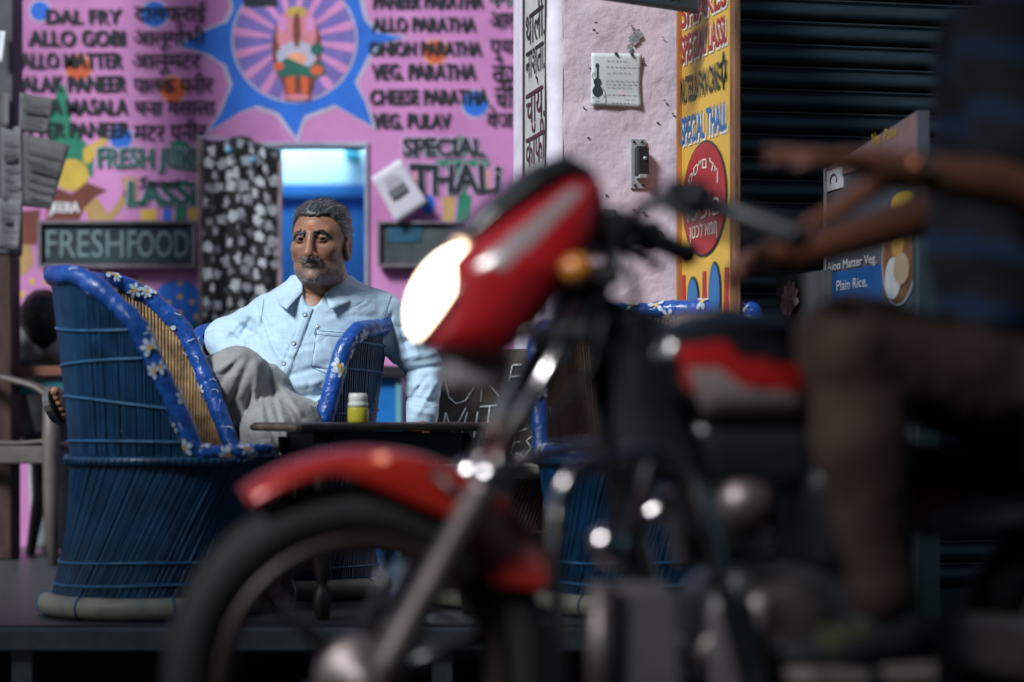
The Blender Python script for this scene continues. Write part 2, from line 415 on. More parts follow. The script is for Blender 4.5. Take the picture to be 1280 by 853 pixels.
sheet([(104, 186), (130, 172), (134, 176), (112, 205), (104, 203)], 'yellow', 'painted_banana', 0.007)
sheet(disc(89, 219, 22, 20), 'yellow', 'painted_mound', 0.006)
sheet([(58, 276), (60, 246), (72, 236), (90, 243), (108, 228), (134, 238), (118, 246), (104, 262), (98, 276)], 'brown', 'painted_ribbon', 0.008)
sheet([(28, 264), (50, 262), (46, 306), (28, 306)], 'brown', 'painted_ribbon', 0.005)
for poly, c in (([(104, 262), (120, 246), (136, 268), (158, 236), (162, 250), (140, 276), (112, 276)], 'tan'), ([(176, 262), (196, 262), (196, 276), (176, 276)], 'yellow'), ([(204, 256), (214, 256), (214, 276), (204, 276)], 'blue'),
                ([(219, 256), (233, 256), (233, 276), (219, 276)], 'green'), ([(234, 262), (247, 258), (247, 276), (236, 276)], 'yellow'), ([(213, 176), (232, 176), (246, 190), (246, 216), (214, 212)], 'green'), ([(152, 222), (172, 222), (172, 262), (156, 256)], 'tan'),
                ([(545, 200), (612, 200), (612, 209), (545, 209)], 'green'), ([(556, 205), (590, 205), (583, 245), (568, 245)], 'green'), ([(598, 212), (612, 212), (612, 240), (598, 240)], 'peach'), ([(518, 216), (528, 216), (528, 240), (518, 240)], 'peach'),
                (disc(535, 256, 9, 12), 'blue'), ([(553, 246), (569, 246), (567, 277), (553, 277)], 'tan'), ([(573, 244), (590, 244), (588, 277), (570, 277)], 'green'), (disc(538, 186, 12, 12), 'dgreen'), (disc(575, 184, 12, 14), 'green'),
                ([(18, 300), (28, 308), (38, 300), (42, 330), (30, 345), (18, 335)], 'tan'), ([(54, 336), (62, 345), (70, 336), (72, 352), (56, 356)], 'yellow'), (disc(40, 352, 4), 'yellow'), (disc(28, 368, 4), 'yellow'), (disc(22, 344, 4), 'yellow')):
    sheet(poly, c, 'painted_patch', 0.004)
sheet(disc(223, 384, 34, 34), 'blue', 'painted_mushroom', 0.004); sheet([(214, 400), (233, 400), (238, 470), (208, 470)], 'blue', 'painted_mushroom', 0.0048)
for x, y in ((225, 354), (225, 371), (211, 379), (240, 378), (225, 391), (199, 379), (245, 396), (232, 408)): sheet(disc(x, y, 3.4, n=12), 'yellow', 'painted_spot', 0.007)
sheet(disc(165, 358, 16, 12), 'brown', 'painted_patch', 0.0045); sheet(disc(174, 356, 6, 8), 'tan', 'painted_patch', 0.0075); sheet(disc(78, 346, 7, 5), 'red', 'painted_patch', 0.0082); sheet(disc(252, 420, 14, 22), 'green', 'painted_patch', 0.0044)

def wtext(s, x0, y0, x1, y1, col='black', halo=True, bold=0.010, shear=0.0, lift=0.0062, name='lettering', hx=0.0025):
    O = W(x0, y1); wd = (x1 - x0) / F * DW; ht = (y1 - y0) / F * DW
    if halo:
        g = 0.9 / F * DW
        lettering(s, O - ux * g - uz * g, ux, uz, un, wd + 2 * g, ht + 2 * g, paint('halo'), wall, lift - 0.0014, bold + 0.014, shear, 'lettering_outline', hx=0.0046)
    lettering(s, O, ux, uz, un, wd, ht, paint(col), wall, lift, bold, shear, name, hx=hx)
for a in (('DAL FRY', 58, 12, 152, 30), ('ALLO GOBI', 36, 38, 156, 58), ('ALLO MATTER', 25, 66, 153, 86), ('PALAK PANEER', 18, 95, 158, 115), ('CHANA MASALA', 4, 124, 160, 144), ('MATTER PANEER', 2, 153, 162, 172),
          ('PANEER PARATHA', 467, -7, 604, 11), ('ALLO PARATHA', 465, 22, 595, 40), ('ONION PARATHA', 462, 52, 602, 70), ('VEG. PARATHA', 465, 80, 595, 100), ('CHEESE PARATHA', 463, 112, 610, 131), ('VEG. PULAV', 466, 142, 563, 161)):
    wtext(*a, halo=False, bold=0.012)
for a in (('दालफ्राई', 168, 2, 258, 34), ('आलूगोभी', 167, 32, 256, 64), ('आलूमटर', 165, 68, 251, 94), ('पालक पनीर', 167, 91, 266, 117), ('चना मसाला', 167, 127, 269, 145), ('मटर पनीर', 167, 148, 258, 177),
          ('आलू परांठा', 612, 10, 700, 44), ('प्याज परांठा', 612, 44, 720, 76), ('वेज परांठा', 615, 72, 715, 106), ('चीज परांठा', 618, 98, 720, 136), ('वेज पुलाव', 608, 134, 700, 168)):
    wtext(*a, halo=False, bold=0.0, hx=0.0013)
wtext('पनीर परांठा', 610, -18, 715, 8, bold=0.02)
wtext('FRESH JUICE', 122, 185, 264, 218, 'dgreen', bold=0.02); wtext('LASSi', 160, 226, 245, 258, 'dgreen', bold=0.03); wtext('Sweet', 174, 221, 226, 236, 'black', False, 0.0, 0.2, 0.0075)
wtext('SPECIAL', 504, 172, 606, 196, 'black', bold=0.03); wtext('THALi', 513, 205, 626, 243, 'black', bold=0.03)
wtext('JEERA', 62, 253, 99, 270, 'white', False, 0.01)
# a few small rectangles of grime and old tape
m_gr = mat('old_tape', (0.35, 0.33, 0.36), 0.7, 0.3)

# ---- blue room behind the door
m_rblue = mat('blue_room_paint', (0.006, 0.11, 0.33), 0.55, 0.15, 3); m_rpale = mat('pale_room_paint', (0.42, 0.68, 0.76), 0.6, 0.06, 3)
DB = 12.2; zdiv = P(0, 230, DB).z; x0, x1 = xa - 0.5, xb + 0.5
room = empty('back_room', (0.5 * (x0 + x1), DB, PLAT), 'blue room seen through the open doorway', 'room')
MB().box(((x0 + x1) / 2, DB + 0.05, (PLAT + zdiv) / 2), (x1 - x0, 0.1, zdiv - PLAT)).build('lower_wall', m_rblue, room)
MB().box(((x0 + x1) / 2, DB + 0.05, (zdiv + 2.7) / 2), (x1 - x0, 0.1, 2.7 - zdiv)).build('upper_wall', m_rpale, room)
MB().box(((x0 + x1) / 2, DB - 0.012, zdiv - 0.05), (x1 - x0, 0.022, 0.03)).build('dado_rail', m_rblue, room)
for x in (x0 - 0.05, x1 + 0.05):
    MB().box((x, (DB + DW + 0.12) / 2, 1.45), (0.1, DB - DW - 0.13, 2.5)).build('side_wall', m_rblue, room)
MB().box(((x0 + x1) / 2, (DB + DW) / 2 + 0.06, 2.75), (x1 - x0 + 0.2, DB - DW - 0.1, 0.1)).build('ceiling', m_rpale, room)
MB().box(P(441, 192, DB - 0.06), (0.075, 0.08, 0.085), bev=0.012).build('junction_box', mat('teal_box', (0.03, 0.25, 0.33), 0.4), room)
tl = empty('tube_light', ((xa + xb) / 2 - 0.3, DB - 0.25, 2.5), 'lit tube light hanging in the blue back room above the doorway line', 'lamp')
MB().box(tl.location + Vector((0, 0, 0.04)), (1.1, 0.05, 0.03)).build('fitting', mat('white_enamel', (0.7, 0.7, 0.7), 0.4), tl)
MB().tube([tl.location + Vector((-0.52, 0, 0)), tl.location + Vector((0.52, 0, 0))], 0.014, 10).build('tube', mat('lit_tube', (0.9, 0.9, 0.9), 0.4, emit=(0.82, 0.95, 1.0), estr=180), tl)

# ---- left side of the recess
m_post = mat('grey_painted_post', (0.07, 0.07, 0.085), 0.7, 0.3, 6, 0.3, 30)
m_brownwood = mat('dark_brown_wood', (0.045, 0.018, 0.013), 0.5, 0.4, 6, 0.3, 50, stretch=(6, 6, 1))
DP = 8.4
post = empty('corner_post', PZ(-10, DP, PLAT), 'grey painted post at the left edge with notices stuck on it', 'post')
xp0, xp1 = PZ(-60, DP, 0).x, PZ(17, DP, 0).x; zs = P(0, 318, DP).z
MB().box(((xp0 + xp1) / 2, DP + 0.08, (zs + 3.6) / 2), (xp1 - xp0, 0.16, 3.6 - zs), bev=0.006).build('upper_shaft', m_post, post)
MB().box(((xp0 + xp1) / 2 - 0.004, DP + 0.08, (zs + PLAT) / 2), (xp1 - xp0 - 0.006, 0.15, zs - PLAT), bev=0.006).build('lower_shaft', m_brownwood, post)
tag(MB().box((xl - 0.05, (DP + DW) / 2 + 0.1, 1.9), (0.1, DW - DP + 0.1, 3.4)).build('side_wall', m_pink), 'pink side wall beyond the left edge, joining the menu wall', 'wall')
m_oldpaper = mat('grimy_paper', (0.10, 0.10, 0.105), 0.8, 0.25, 9, 0.3, 40)
m_oldpaper2 = mat('pale_grimy_paper', (0.13, 0.133, 0.145), 0.8, 0.2, 9, 0.3, 40)
def paper_sheet(name, pts, d, mt, label, cat='paper', curl=0.006, thick=0.0012, seed=0):
    """a quad sheet (four photo corners TL TR BR BL at depth d), gently curled"""
    q = [P(a, b, d) for a, b in pts]; c = sum(q, Vector()) / 4
    t = empty(name, c, label, cat, 'paper notices stuck up around the left post' if d < DW - 0.3 else None)
    def fn(a, b):
        v = (q[0] * (1 - a) + q[1] * a) * (1 - b) + (q[3] * (1 - a) + q[2] * a) * b
        return v + Vector((0, -curl * (abs(2 * a - 1) ** 2 + 0.7 * b * b) + 0.25 * curl * math.sin(5 * a + 3 * b + seed), 0))
    MB().grid(fn, 9, 9).build('sheet', mt, t, solid=thick)
    return t, q
for i, (pts, mt, lb) in enumerate([
    ([(25, 116), (69, 124), (60, 168), (24, 165)], m_oldpaper, 'grey notice with a faded drawing, topmost right on the left post'),
    ([(26, 166), (88, 182), (64, 262), (26, 258)], m_oldpaper, 'large grey curling notice covering the menu words by the left post'),
    ([(2, 160), (27, 158), (29, 262), (4, 250)], m_oldpaper2, 'tall grey notice in the middle of the left post'),
    ([(-2, 248), (28, 250), (24, 312), (-2, 312)], m_oldpaper2, 'lowest grey notice on the left post'),
    ([(-6, 112), (12, 118), (12, 158), (-4, 156)], m_oldpaper, 'small dark notice on the left post beside the drawing notice'),
    ([(-4, 38), (7, 40), (3, 78), (-4, 78)], mat('white_scrap', (0.6, 0.62, 0.66), 0.7), 'white paper scrap high on the left post')]):
    nt_, q_ = paper_sheet('notice', pts, DP - 0.012 - 0.004 * i, mt, lb, seed=i)
    if i < 4:
        uu_, vv_ = q_[1] - q_[0], q_[0] - q_[3]; rn_ = random.Random(i)
        for r_ in range(6):   # faded print, too far off to read
            b0 = 0.14 + 0.125 * r_; w0 = rn_.uniform(.35, .72); h0_ = .02 if r_ != 3 else .1
            MB().prism([(0, 0), (w0, 0), (w0, h0_), (0, h0_)], q_[3] + uu_ * rn_.uniform(.1, .2) + vv_ * b0 + Vector((0, -0.013, 0)), uu_, vv_, un, 0.0008).build('faded_print', mat('faded_print_ink', (0.045, 0.047, 0.052), 0.8, 0.4, 40), nt_)

# ---- boards hung on the mural wall
m_frame = mat('worn_grey_frame', (0.17, 0.14, 0.17), 0.6, 0.3, 20, 0.2, 60)
m_slate = mat('dark_slate', (0.012, 0.030, 0.040), 0.55, 0.4, 8)
m_chalk = mat('chalk', (0.17, 0.24, 0.26), 0.9, 0.4, 120)
def framed(name, x0, y0, x1, y1, d, label, cat, panel, t=4):
    a, b = P(x0, y1, d), P(x1, y0, d); w = b.x - a.x; h = b.z - a.z; c = (a + b) / 2; s = t / F * d
    e = empty(name, Vector((c.x, d, a.z)), label, cat)
    MB().box((c.x, d + 0.008, c.z), (w, 0.016, h)).build('panel', panel, e)
    for z in (a.z + s / 2, b.z - s / 2): MB().box((c.x, d, z), (w, 0.04, s)).build('frame_rail', m_frame, e)
    for x in (a.x + s / 2, b.x - s / 2): MB().box((x, d, c.z), (s, 0.038, h - 2 * s - 0.002)).build('frame_stile', m_frame, e)
    return e
fb = framed('chalkboard', 48, 276, 245, 335, DW - 0.035, 'framed dark chalkboard chalked FRESHFOOD', 'chalkboard', m_slate)
lettering('FRESH', P(58, 322, DW - 0.035), ux, uz, un, 96 / F * DW, 34 / F * DW, m_chalk, fb, 0.004, 0.0, name='chalk_lettering')
lettering('FOOD', P(160, 322, DW - 0.035), ux, uz, un, 76 / F * DW, 34 / F * DW, m_chalk, fb, 0.004, 0.01, name='chalk_lettering')
m_pic = mat('faded_picture_print', (0.028, 0.035, 0.04), 0.4, 0.5, 7, col2=(0.09, 0.105, 0.11))
pb = framed('framed_picture', 472, 277, 585, 334, DW - 0.035, 'framed dark picture on the wall right of the doorway', 'picture', m_pic, 3)
MB().box(P(506, 293, DW - 0.037), (0.13, 0.004, 0.06)).build('picture_patch', mat('picture_blue', (0.02, 0.09, 0.15), 0.4, 0.4, 20), pb)
nt, q = paper_sheet('notice', [(464, 222), (500, 198), (535, 254), (496, 280)], DW - 0.07, mat('white_notice_paper', (0.55, 0.53, 0.60), 0.7, 0.08, 8), 'tilted white paper notice taped beside the doorway', curl=0.004)
m_print = mat('grey_print', (0.12, 0.13, 0.15), 0.8, 0.4, 60)
uu = (q[1] - q[0]).normalized(); vv = (q[0] - q[3]).normalized()
for a, b, w_, h_ in ((0.22, 0.42, 0.55, 0.17), (0.25, 0.72, 0.5, 0.02), (0.22, 0.65, 0.55, 0.015), (0.25, 0.8, 0.4, 0.02)):
    L1 = (q[1] - q[0]).length; L2 = (q[0] - q[3]).length
    O = q[3] + uu * (a * L1) + vv * (b * L2) + Vector((0, -0.012, 0))
    MB().prism([(0, 0), (w_ * L1, 0), (w_ * L1, h_ * L2), (0, h_ * L2)], O, uu, vv, un, 0.001).build('print', m_print, nt)

# ---- curtain in the doorway (patterned cloth hung on a cord)
cu = empty('curtain', PZ(300, DW - 0.06, PLAT), 'black curtain with white blossom print hanging in the doorway', 'curtain')
def cur_pt(a, b):
    px = 250 + a * (104 - 6 * b + 6 * b * b); top = 172 + 14 * a ** 2 + 5 * math.sin(9 * a)
    z0 = P(0, top, DW - .06).z
    z = z0 + (PLAT + 0.25 - z0) * b
    ph = a * 22 + 0.8 * math.sin(3 * b + a * 4)
    amp = 0.016 * (0.5 + b)
    return Vector((PZ(px, DW - 0.06, 0).x + 0.006 * math.sin(ph * 2), DW - 0.075 + amp * math.sin(ph), z))
mc = bpy.data.materials.new('blossom_print_cloth'); mc.use_nodes = True
N, L = mc.node_tree.nodes, mc.node_tree.links; b_ = N['Principled BSDF']; tc = N.new('ShaderNodeTexCoord')
mp = N.new('ShaderNodeMapping'); mp.inputs['Scale'].default_value = (15, 0.01, 11); L.new(tc.outputs['Object'], mp.inputs[0])
vo = N.new('ShaderNodeTexVoronoi'); vo.inputs['Randomness'].default_value = 0.75; L.new(mp.outputs[0], vo.inputs['Vector'])
n1 = N.new('ShaderNodeTexNoise'); n1.inputs['Scale'].default_value = 3.0; L.new(mp.outputs[0], n1.inputs['Vector'])
ad = N.new('ShaderNodeMath'); ad.operation = 'MULTIPLY_ADD'; ad.inputs[1].default_value = 0.12; L.new(n1.outputs['Fac'], ad.inputs[0]); L.new(vo.outputs['Distance'], ad.inputs[2])
cr = N.new('ShaderNodeValToRGB'); L.new(ad.outputs[0], cr.inputs[0])
for p_, c_ in ((0.0, (0.75, 0.78, 0.82)), (0.27, (0.66, 0.69, 0.73)), (0.37, (0.06, 0.06, 0.065)), (0.44, (0.006, 0.007, 0.009))):
    e_ = cr.color_ramp.elements.new(p_) if p_ not in (0.0,) else cr.color_ramp.elements[0]; e_.position = p_; e_.color = (*c_, 1)
cr.color_ramp.elements[-1].color = (0.006, 0.007, 0.009, 1)
L.new(cr.outputs[0], b_.inputs['Base Color']); b_.inputs['Roughness'].default_value = 0.9
mc = mat('black_curtain_cloth', (0.008, 0.009, 0.011), 0.9, 0.3, 30)
MB().grid(cur_pt, 90, 40).build('cloth', mc, cu, solid=0.002)
rb_ = random.Random(12); bl, sp = MB(), MB()
def blossom(mb, a, b, R, pet, ph, off):
    for q in range(pet):
        an = ph + 2 * math.pi * q / pet; e = (math.cos(an), math.sin(an)); n_ = (-e[1], e[0])
        mb.add([cur_pt(min(1, max(0, a + R * (t * e[0] + w_ * n_[0]) / 0.33)), min(1, max(0, b + R * (t * e[1] + w_ * n_[1]) / 1.0))) + Vector((0, -0.004 - off, 0)) for t, w_ in ((0.05, 0), (0.45, -.32), (0.85, -.3), (1.0, 0), (0.85, .3), (0.45, .32))], [tuple(range(6))])
for i in range(7):
    for j in range(24):
        a, b = (i + 0.5 + 0.5 * (j % 2) - 0.25 + rb_.uniform(-.22, .22)) / 7, (j + 0.5 + rb_.uniform(-.25, .25)) / 24
        if rb_.random() < 0.86: blossom(bl, a, b, rb_.uniform(.014, .021), 5, rb_.uniform(0, 6), 0.0004 * (i % 3))
        else:
            blossom(sp, a, b, rb_.uniform(.008, .014), 4, rb_.uniform(0, 6), 0)
        if rb_.random() < 0.5: blossom(sp, a + rb_.uniform(.03, .06), b + rb_.uniform(.008, .02), rb_.uniform(.006, .010), 3, rb_.uniform(0, 6), 0.001)
tag(bl.build('blossom_print', mat('blossom_white', (0.44, 0.46, 0.50), 0.9, 0.35, 60), cu, fixn=False), kind='stuff'); tag(sp.build('bud_print', mat('blossom_grey', (0.22, 0.23, 0.26), 0.9, 0.3, 60), cu, fixn=False), kind='stuff')
m_pinkhem = mat('mauve_hem_cloth', (0.20, 0.14, 0.15), 0.9, 0.5, 25)
MB().grid(lambda a, b: cur_pt(0.93 + 0.085 * a, 0.03 + 0.97 * b) + Vector((0, -0.006, 0)), 5, 40).build('side_hem', m_pinkhem, cu, solid=0.002)
MB().grid(lambda a, b: cur_pt(-0.02 + 0.05 * a, b) + Vector((0, -0.006, 0)), 4, 40).build('side_hem', m_pinkhem, cu, solid=0.002)
MB().tube([P(247, 171, DW - .07), P(300, 176, DW - .07), P(356, 188, DW - .07)], 0.004, 6).build('cord', m_jamb, cu)
for x, y in ((286, 188), (316, 200)): MB().sphere(P(x, y, DW - 0.11), 0.013, 10, 7).build('cloth_knot', mat('sky_blue_knot', (0.1, 0.4, 0.6), 0.6), cu)

# ---- blue crate and dark shelf right of the doorway, low
m_bluepaint = mat('gloss_blue_board', (0.008, 0.15, 0.48), 0.4, 0.15, 5)
cab = empty('low_cabinet', PZ(478, 8.75, PLAT), 'low bright blue cabinet behind the seated man, under a dark shelf top', 'cabinet')
a, b = P(452, 474, 8.75), P(494, 474, 8.75)
MB().box(((a.x + b.x) / 2, 8.95, (PLAT + a.z) / 2), (b.x - a.x, 0.4, a.z - PLAT)).build('carcass', m_bluepaint, cab)
MB().box((b.x + 0.012, 8.945, (PLAT + a.z) / 2), (0.02, 0.41, a.z - PLAT - 0.004)).build('side_trim', mat('pale_teal_trim', (0.12, 0.36, 0.42), 0.5), cab)
MB().box(((a.x + b.x) / 2, 8.94, a.z + 0.025), (b.x - a.x + 0.1, 0.46, 0.045), bev=0.006).build('top', mat('black_board', (0.01, 0.011, 0.013), 0.5), cab)

# ================================================================== PILLAR AND SHOPFRONT (right)
def PL(px, d): v = PZ(px, d, 0); return Vector((v.x, v.y, 0))
A, B, C = PL(688, 6.75), PL(850, 6.85), PL(657, 7.16)
m_plast = mat('pale_pink_plaster', (0.56, 0.44, 0.53), 0.8, 0.12, 5, 0.6, 42, col2=(0.66, 0.55, 0.63), bdist=0.006)
m_plastw = mat('pale_lit_corner', (0.66, 0.62, 0.70), 0.75, 0.15, 10, 0.3, 50)
pil = empty('pillar', Vector((A.x, A.y, PLAT)), 'pale pink lumpy plastered pillar with a paper and a switch box', 'pillar')
fu = (B - A).normalized(); fnn = Vector((fu.y, -fu.x, 0)); Lf = (B - A).length; ztop = 3.6
rng = np.random.RandomState(3)
dents = [(rng.uniform(0, Lf), rng.uniform(0.8, 1.95), rng.uniform(0.006, 0.03), rng.uniform(0.6, 2.2) * 1e-3 * rng.choice([-1, 1], p=[.65, .35])) for _ in range(170)]
def pil_fn(a, b):
    s = 0.034 + (Lf - 0.034) * a; z = PLAT + (ztop - PLAT) * b
    d = 0.0035 * math.sin(9 * s + 3 * z + 1) + 0.003 * math.sin(21 * s - 11 * z) * math.sin(14 * z + 2) + 0.002 * math.sin(37 * z + 25 * s)
    for (ds, dz, r, h) in dents:
        q = ((s - ds) ** 2 + (z - dz) ** 2 * 1.3) / (r * r)
        if q < 6: d += h * math.exp(-q)
    return A + fu * s + fnn * (d - 0.002 * (a < 0.001)) + uz * z
MB().grid(pil_fn, 70, 330).build('front_plaster', m_plast, pil)
def corner(a, b):   # rounded painted arris, coloured paler where it catches light
    an = math.radians(-100 + 100 * a); cc = A + fu * 0.036 - fnn * 0.036
    return cc + (fnn * math.cos(an) + fu * math.sin(an)) * (0.036 + 0.0015 * math.sin(b * 60)) + uz * (PLAT + (ztop - PLAT) * b)
MB().grid(corner, 8, 60).build('rounded_corner', m_plastw, pil)
core = MB(); Cb = C + (C - A).normalized() * 0.4; Bb = B + (C - A).normalized() * 0.7
core.prism([(0, 0), (1, 0), (1, 1), (0, 1)], (0, 0, 0), (0, 0, 0), (0, 0, 0), (0, 0, 0), 0) if False else None
def slabpoly(pts, z0, z1, name, m, parent):
    mb = MB(); n = len(pts)
    mb.add([Vector((p.x, p.y, z0)) for p in pts] + [Vector((p.x, p.y, z1)) for p in pts], [tuple(range(n)), tuple(range(n, 2 * n))] + [(i, (i + 1) % n, n + (i + 1) % n, n + i) for i in range(n)])
    return mb.build(name, m, parent)
inn = -fnn * 0.02
slabpoly([A + inn + fu * 0.05, B + inn, Bb, Cb + fu * 0.03], PLAT, ztop, 'core', m_plastw, pil)

# Hindi board on the left face
bd = (A - C).normalized(); bn = Vector((bd.y, -bd.x, 0)); bn = bn if bn.x < 0 else -bn
O0 = PL(655.5, 7.12); O1 = PL(684, 6.79); bu = (O1 - O0).normalized(); bn = Vector((bu.y, -bu.x, 0)); Lb = (O1 - O0).length
if bn.y > 0: bn = -bn
z0b, z1b = 1.05, 2.1
hb = empty('painted_board', Vector((O0.x, O0.y, z0b)), 'narrow white board with black and maroon Hindi words on the pillar side', 'signboard')
m_wb = mat('white_board_paint', (0.50, 0.50, 0.47), 0.6, 0.14, 12, 0.2, 60)
MB().prism([(0, 0), (Lb, 0), (Lb, z1b - z0b), (0, z1b - z0b)], O0 + uz * z0b - bn * 0.012, bu, uz, bn, 0.012).build('panel', m_wb, hb)
for s in (0.004, Lb - 0.004): MB().box(O0 + bu * s + uz * (z0b + z1b) / 2 + bn * 0.002, (0.008, 0.008, z1b - z0b), Matrix((bu, -bn, uz)).transposed()).build('edge_strip', mat('dark_edge', (0.03, 0.03, 0.035), 0.5), hb)
m_ink = mat('ink_black', (0.015, 0.014, 0.016), 0.6); m_maroon = mat('maroon_ink', (0.075, 0.02, 0.025), 0.6)
for s, yt, yb, mm in (('थाली.', -4, 52, m_ink), ('नाश्ता.', 58, 108, m_ink), ('चाय.', 112, 152, m_maroon), ('कॉफी', 152, 205, m_maroon), ('लस्सी.', 214, 262, m_ink)):
    zb, zt2 = P(0, yb, 6.95).z, P(0, yt, 6.95).z
    lettering(s, O0 + bu * 0.035 + uz * zb, bu, uz, bn, Lb - 0.06, zt2 - zb, mm, hb, 0.003, 0.0)

# paper with a guitar drawing
def onpil(px, py):  # point on the pillar face seen at px,py
    k = (px - CX) / F   # x = k*y ; point A + fu*s
    s = (k * A.y - A.x) / (fu.x - k * fu.y); q = A + fu * s
    return s, EYE + (HY - py) / F * q.y
gp = [onpil(738, 67), onpil(801, 68), onpil(800, 135), onpil(737, 133)]
gc = A + fu * gp[0][0] + uz * gp[3][1] + fnn * 0.008
pa = empty('paper_notice', gc, 'pinned white paper with a guitar drawing on the pink pillar', 'paper')
def gfn(a, b):
    s = (gp[0][0] * (1 - a) + gp[1][0] * a) * (1 - b) + (gp[3][0] * (1 - a) + gp[2][0] * a) * b
    z = (gp[0][1] * (1 - a) + gp[1][1] * a) * (1 - b) + (gp[3][1] * (1 - a) + gp[2][1] * a) * b
    bul = 0.009 + 0.003 * math.sin(3 * a + 2 * b) + 0.006 * max(0, b - .8) * 5 * a + 0.002 * math.sin(9 * (a - b))
    return A + fu * s + uz * z + fnn * bul
MB().grid(gfn, 14, 14).build('sheet', mat('off_white_paper', (0.55, 0.60, 0.62), 0.6, 0.07, 12), pa, solid=0.0008)
m_gink = mat('blue_black_ink', (0.02, 0.04, 0.05), 0.6)
def gl(a, b): return gfn(a, b) + fnn * 0.0022
def gdisc(name, a, b, ra, rb, n=14):
    MB().add([gl(a + ra * math.cos(2 * math.pi * k / n), b + rb * math.sin(2 * math.pi * k / n)) for k in range(n)], [tuple(range(n))]).build(name, m_gink, pa)
gdisc('drawn_guitar', 0.12, 0.72, 0.1, 0.105); gdisc('drawn_guitar', 0.115, 0.55, 0.08, 0.075); gdisc('drawn_guitar', 0.115, 0.64, 0.06, 0.07); gdisc('drawn_guitar', 0.115, 0.24, 0.035, 0.045)
MB().add([gl(0.10, 0.25), gl(0.135, 0.25), gl(0.135, 0.52), gl(0.10, 0.52)], [(0, 1, 2, 3)]).build('drawn_guitar', m_gink, pa)
for pts in ([(0.04, 0.52), (0.01, 0.44), (0.03, 0.37), (0.07, 0.38), (0.06, 0.43)], [(0.22, 0.66), (0.25, 0.7), (0.28, 0.78), (0.25, 0.83), (0.23, 0.79)], [(0.28, 0.8), (0.29, 0.88), (0.28, 0.97)]):
    MB().tube([gl(*q_) for q_ in pts], 0.0006, 4).build('drawn_scroll', m_gink, pa)
r2 = random.Random(8)
for b_row, a0, a1 in ((0.15, 0.3, 0.75), (0.26, 0.28, 0.95), (0.37, 0.3, 0.8), (0.52, 0.3, 0.97), (0.58, 0.3, 0.95), (0.64, 0.3, 0.8), (0.78, 0.3, 0.97), (0.86, 0.68, 0.9), (0.84, 0.02, 0.2), (0.9, 0.08, 0.2), (0.93, 0.4, 0.9), (0.98, 0.48, 0.75), (0.96, 0.1, 0.24)):
    mb = MB(); a = a0
    while a < a1 - 0.03:   # handwriting too small to read: short pen strokes
        w_ = r2.uniform(0.03, 0.09); n = 6
        mb.tube([gl(min(a + w_ * k / n, 0.99), min(0.99, b_row + 0.012 * (1 if k % 2 else -1) * r2.uniform(.4, 1))) for k in range(n + 1)], 0.00042, 3); a += w_ + 0.035
    mb.build('pen_writing', m_gink, pa)
for a, b in ((0.48, 0.01), (0.79, 0.015)): MB().sphere(gl(a, b) + fnn * 0.002, 0.005, 8, 6).build('pin', m_gink, pa)

# switch box and grey plate
def face_box(px0, py0, px1, py1, off, th, name, m, parent, bev=0.002):
    s0, zz1 = onpil(px0, py0); s1, zz0 = onpil(px1, py1)
    c = A + fu * (s0 + s1) / 2 + uz * (zz0 + zz1) / 2 + fnn * (off + th / 2)
    return MB().box(c, (s1 - s0, th, zz1 - zz0), Matrix((fu, -fnn, uz)).transposed(), bev=bev).build(name, m, parent)
m_steel = mat('tarnished_plate', (0.36, 0.40, 0.42), 0.45, 0.25, 20, 0.2, 60, metal=0.4); m_blk = mat('black_plastic', (0.012, 0.014, 0.016), 0.35, 0.2)
sb = empty('switch_box', A + fu * onpil(797, 236)[0] + uz * onpil(797, 236)[1], 'old metal switch plate with a black lever fixed on the pink pillar', 'switch')
face_box(787, 174, 806, 237, 0.002, 0.008, 'back_plate', m_steel, sb); face_box(791, 184, 806, 222, 0.012, 0.03, 'switch_body', m_blk, sb, 0.005)
face_box(793, 219, 804, 225, 0.011, 0.032, 'lower_rim', m_steel, sb, 0.002)
for x, y in ((791, 178), (801, 178), (792, 232), (802, 232)):
    s_, z_ = onpil(x, y); MB().sphere(A + fu * s_ + uz * z_ + fnn * 0.012, 0.004, 8, 6).build('screw', m_blk, sb)
s_, z_ = onpil(800, 200); MB().sphere(A + fu * s_ + uz * z_ + fnn * 0.045, 0.006, 8, 6).build('lever', m_steel, sb)
gb = empty('meter_box', A + fu * onpil(750, 300)[0] + uz * onpil(750, 300)[1], 'small grey metal box on the pink pillar behind the motorcycle fairing', 'box')
face_box(715, 262, 766, 300, 0.004, 0.03, 'case', mat('grey_green_metal', (0.09, 0.11, 0.10), 0.5, 0.3, 20), gb); face_box(717, 264, 764, 298, 0.035, 0.004, 'lid', mat('grey_green_metal'
, (0, 0, 0)), gb)

# hanging dark sign at the top
hs = empty('hanging_sign', P(810, -40, 6.42), 'dark hanging sign with black script at the top edge above the pillar', 'signboard')
h0, h1 = P(742, -3, 6.38), P(872, 16, 6.5); hu = (Vector((h1.x, h1.y, 0)) - Vector((h0.x, h0.y, 0))).normalized(); hu = (h1 - h0).normalized(); hw = (h1 - h0).length; hn = Vector((hu.y, -hu.x, 0)).normalized(); hv = hn.cross(hu) * -1
hv = hu.cross(hn) * -1 if (hu.cross(hn)).z < 0 else hu.cross(hn)
m_sign = mat('dark_sign_paint', (0.022, 0.045, 0.058), 0.45, 0.25)
MB().prism([(0, 0), (hw, 0), (hw, 0.3), (0, 0.3)], h0 - hn * 0.015, hu, hv, hn, 0.015).build('panel', m_sign, hs)
MB().prism([(0, 0), (hw, 0), (hw, 0.008), (0, 0.008)], h0 - hn * 0.018, hu, hv, hn, 0.022).build('bottom_rail', mat('grey_rail', (0.02, 0.018, 0.02), 0.5), hs)
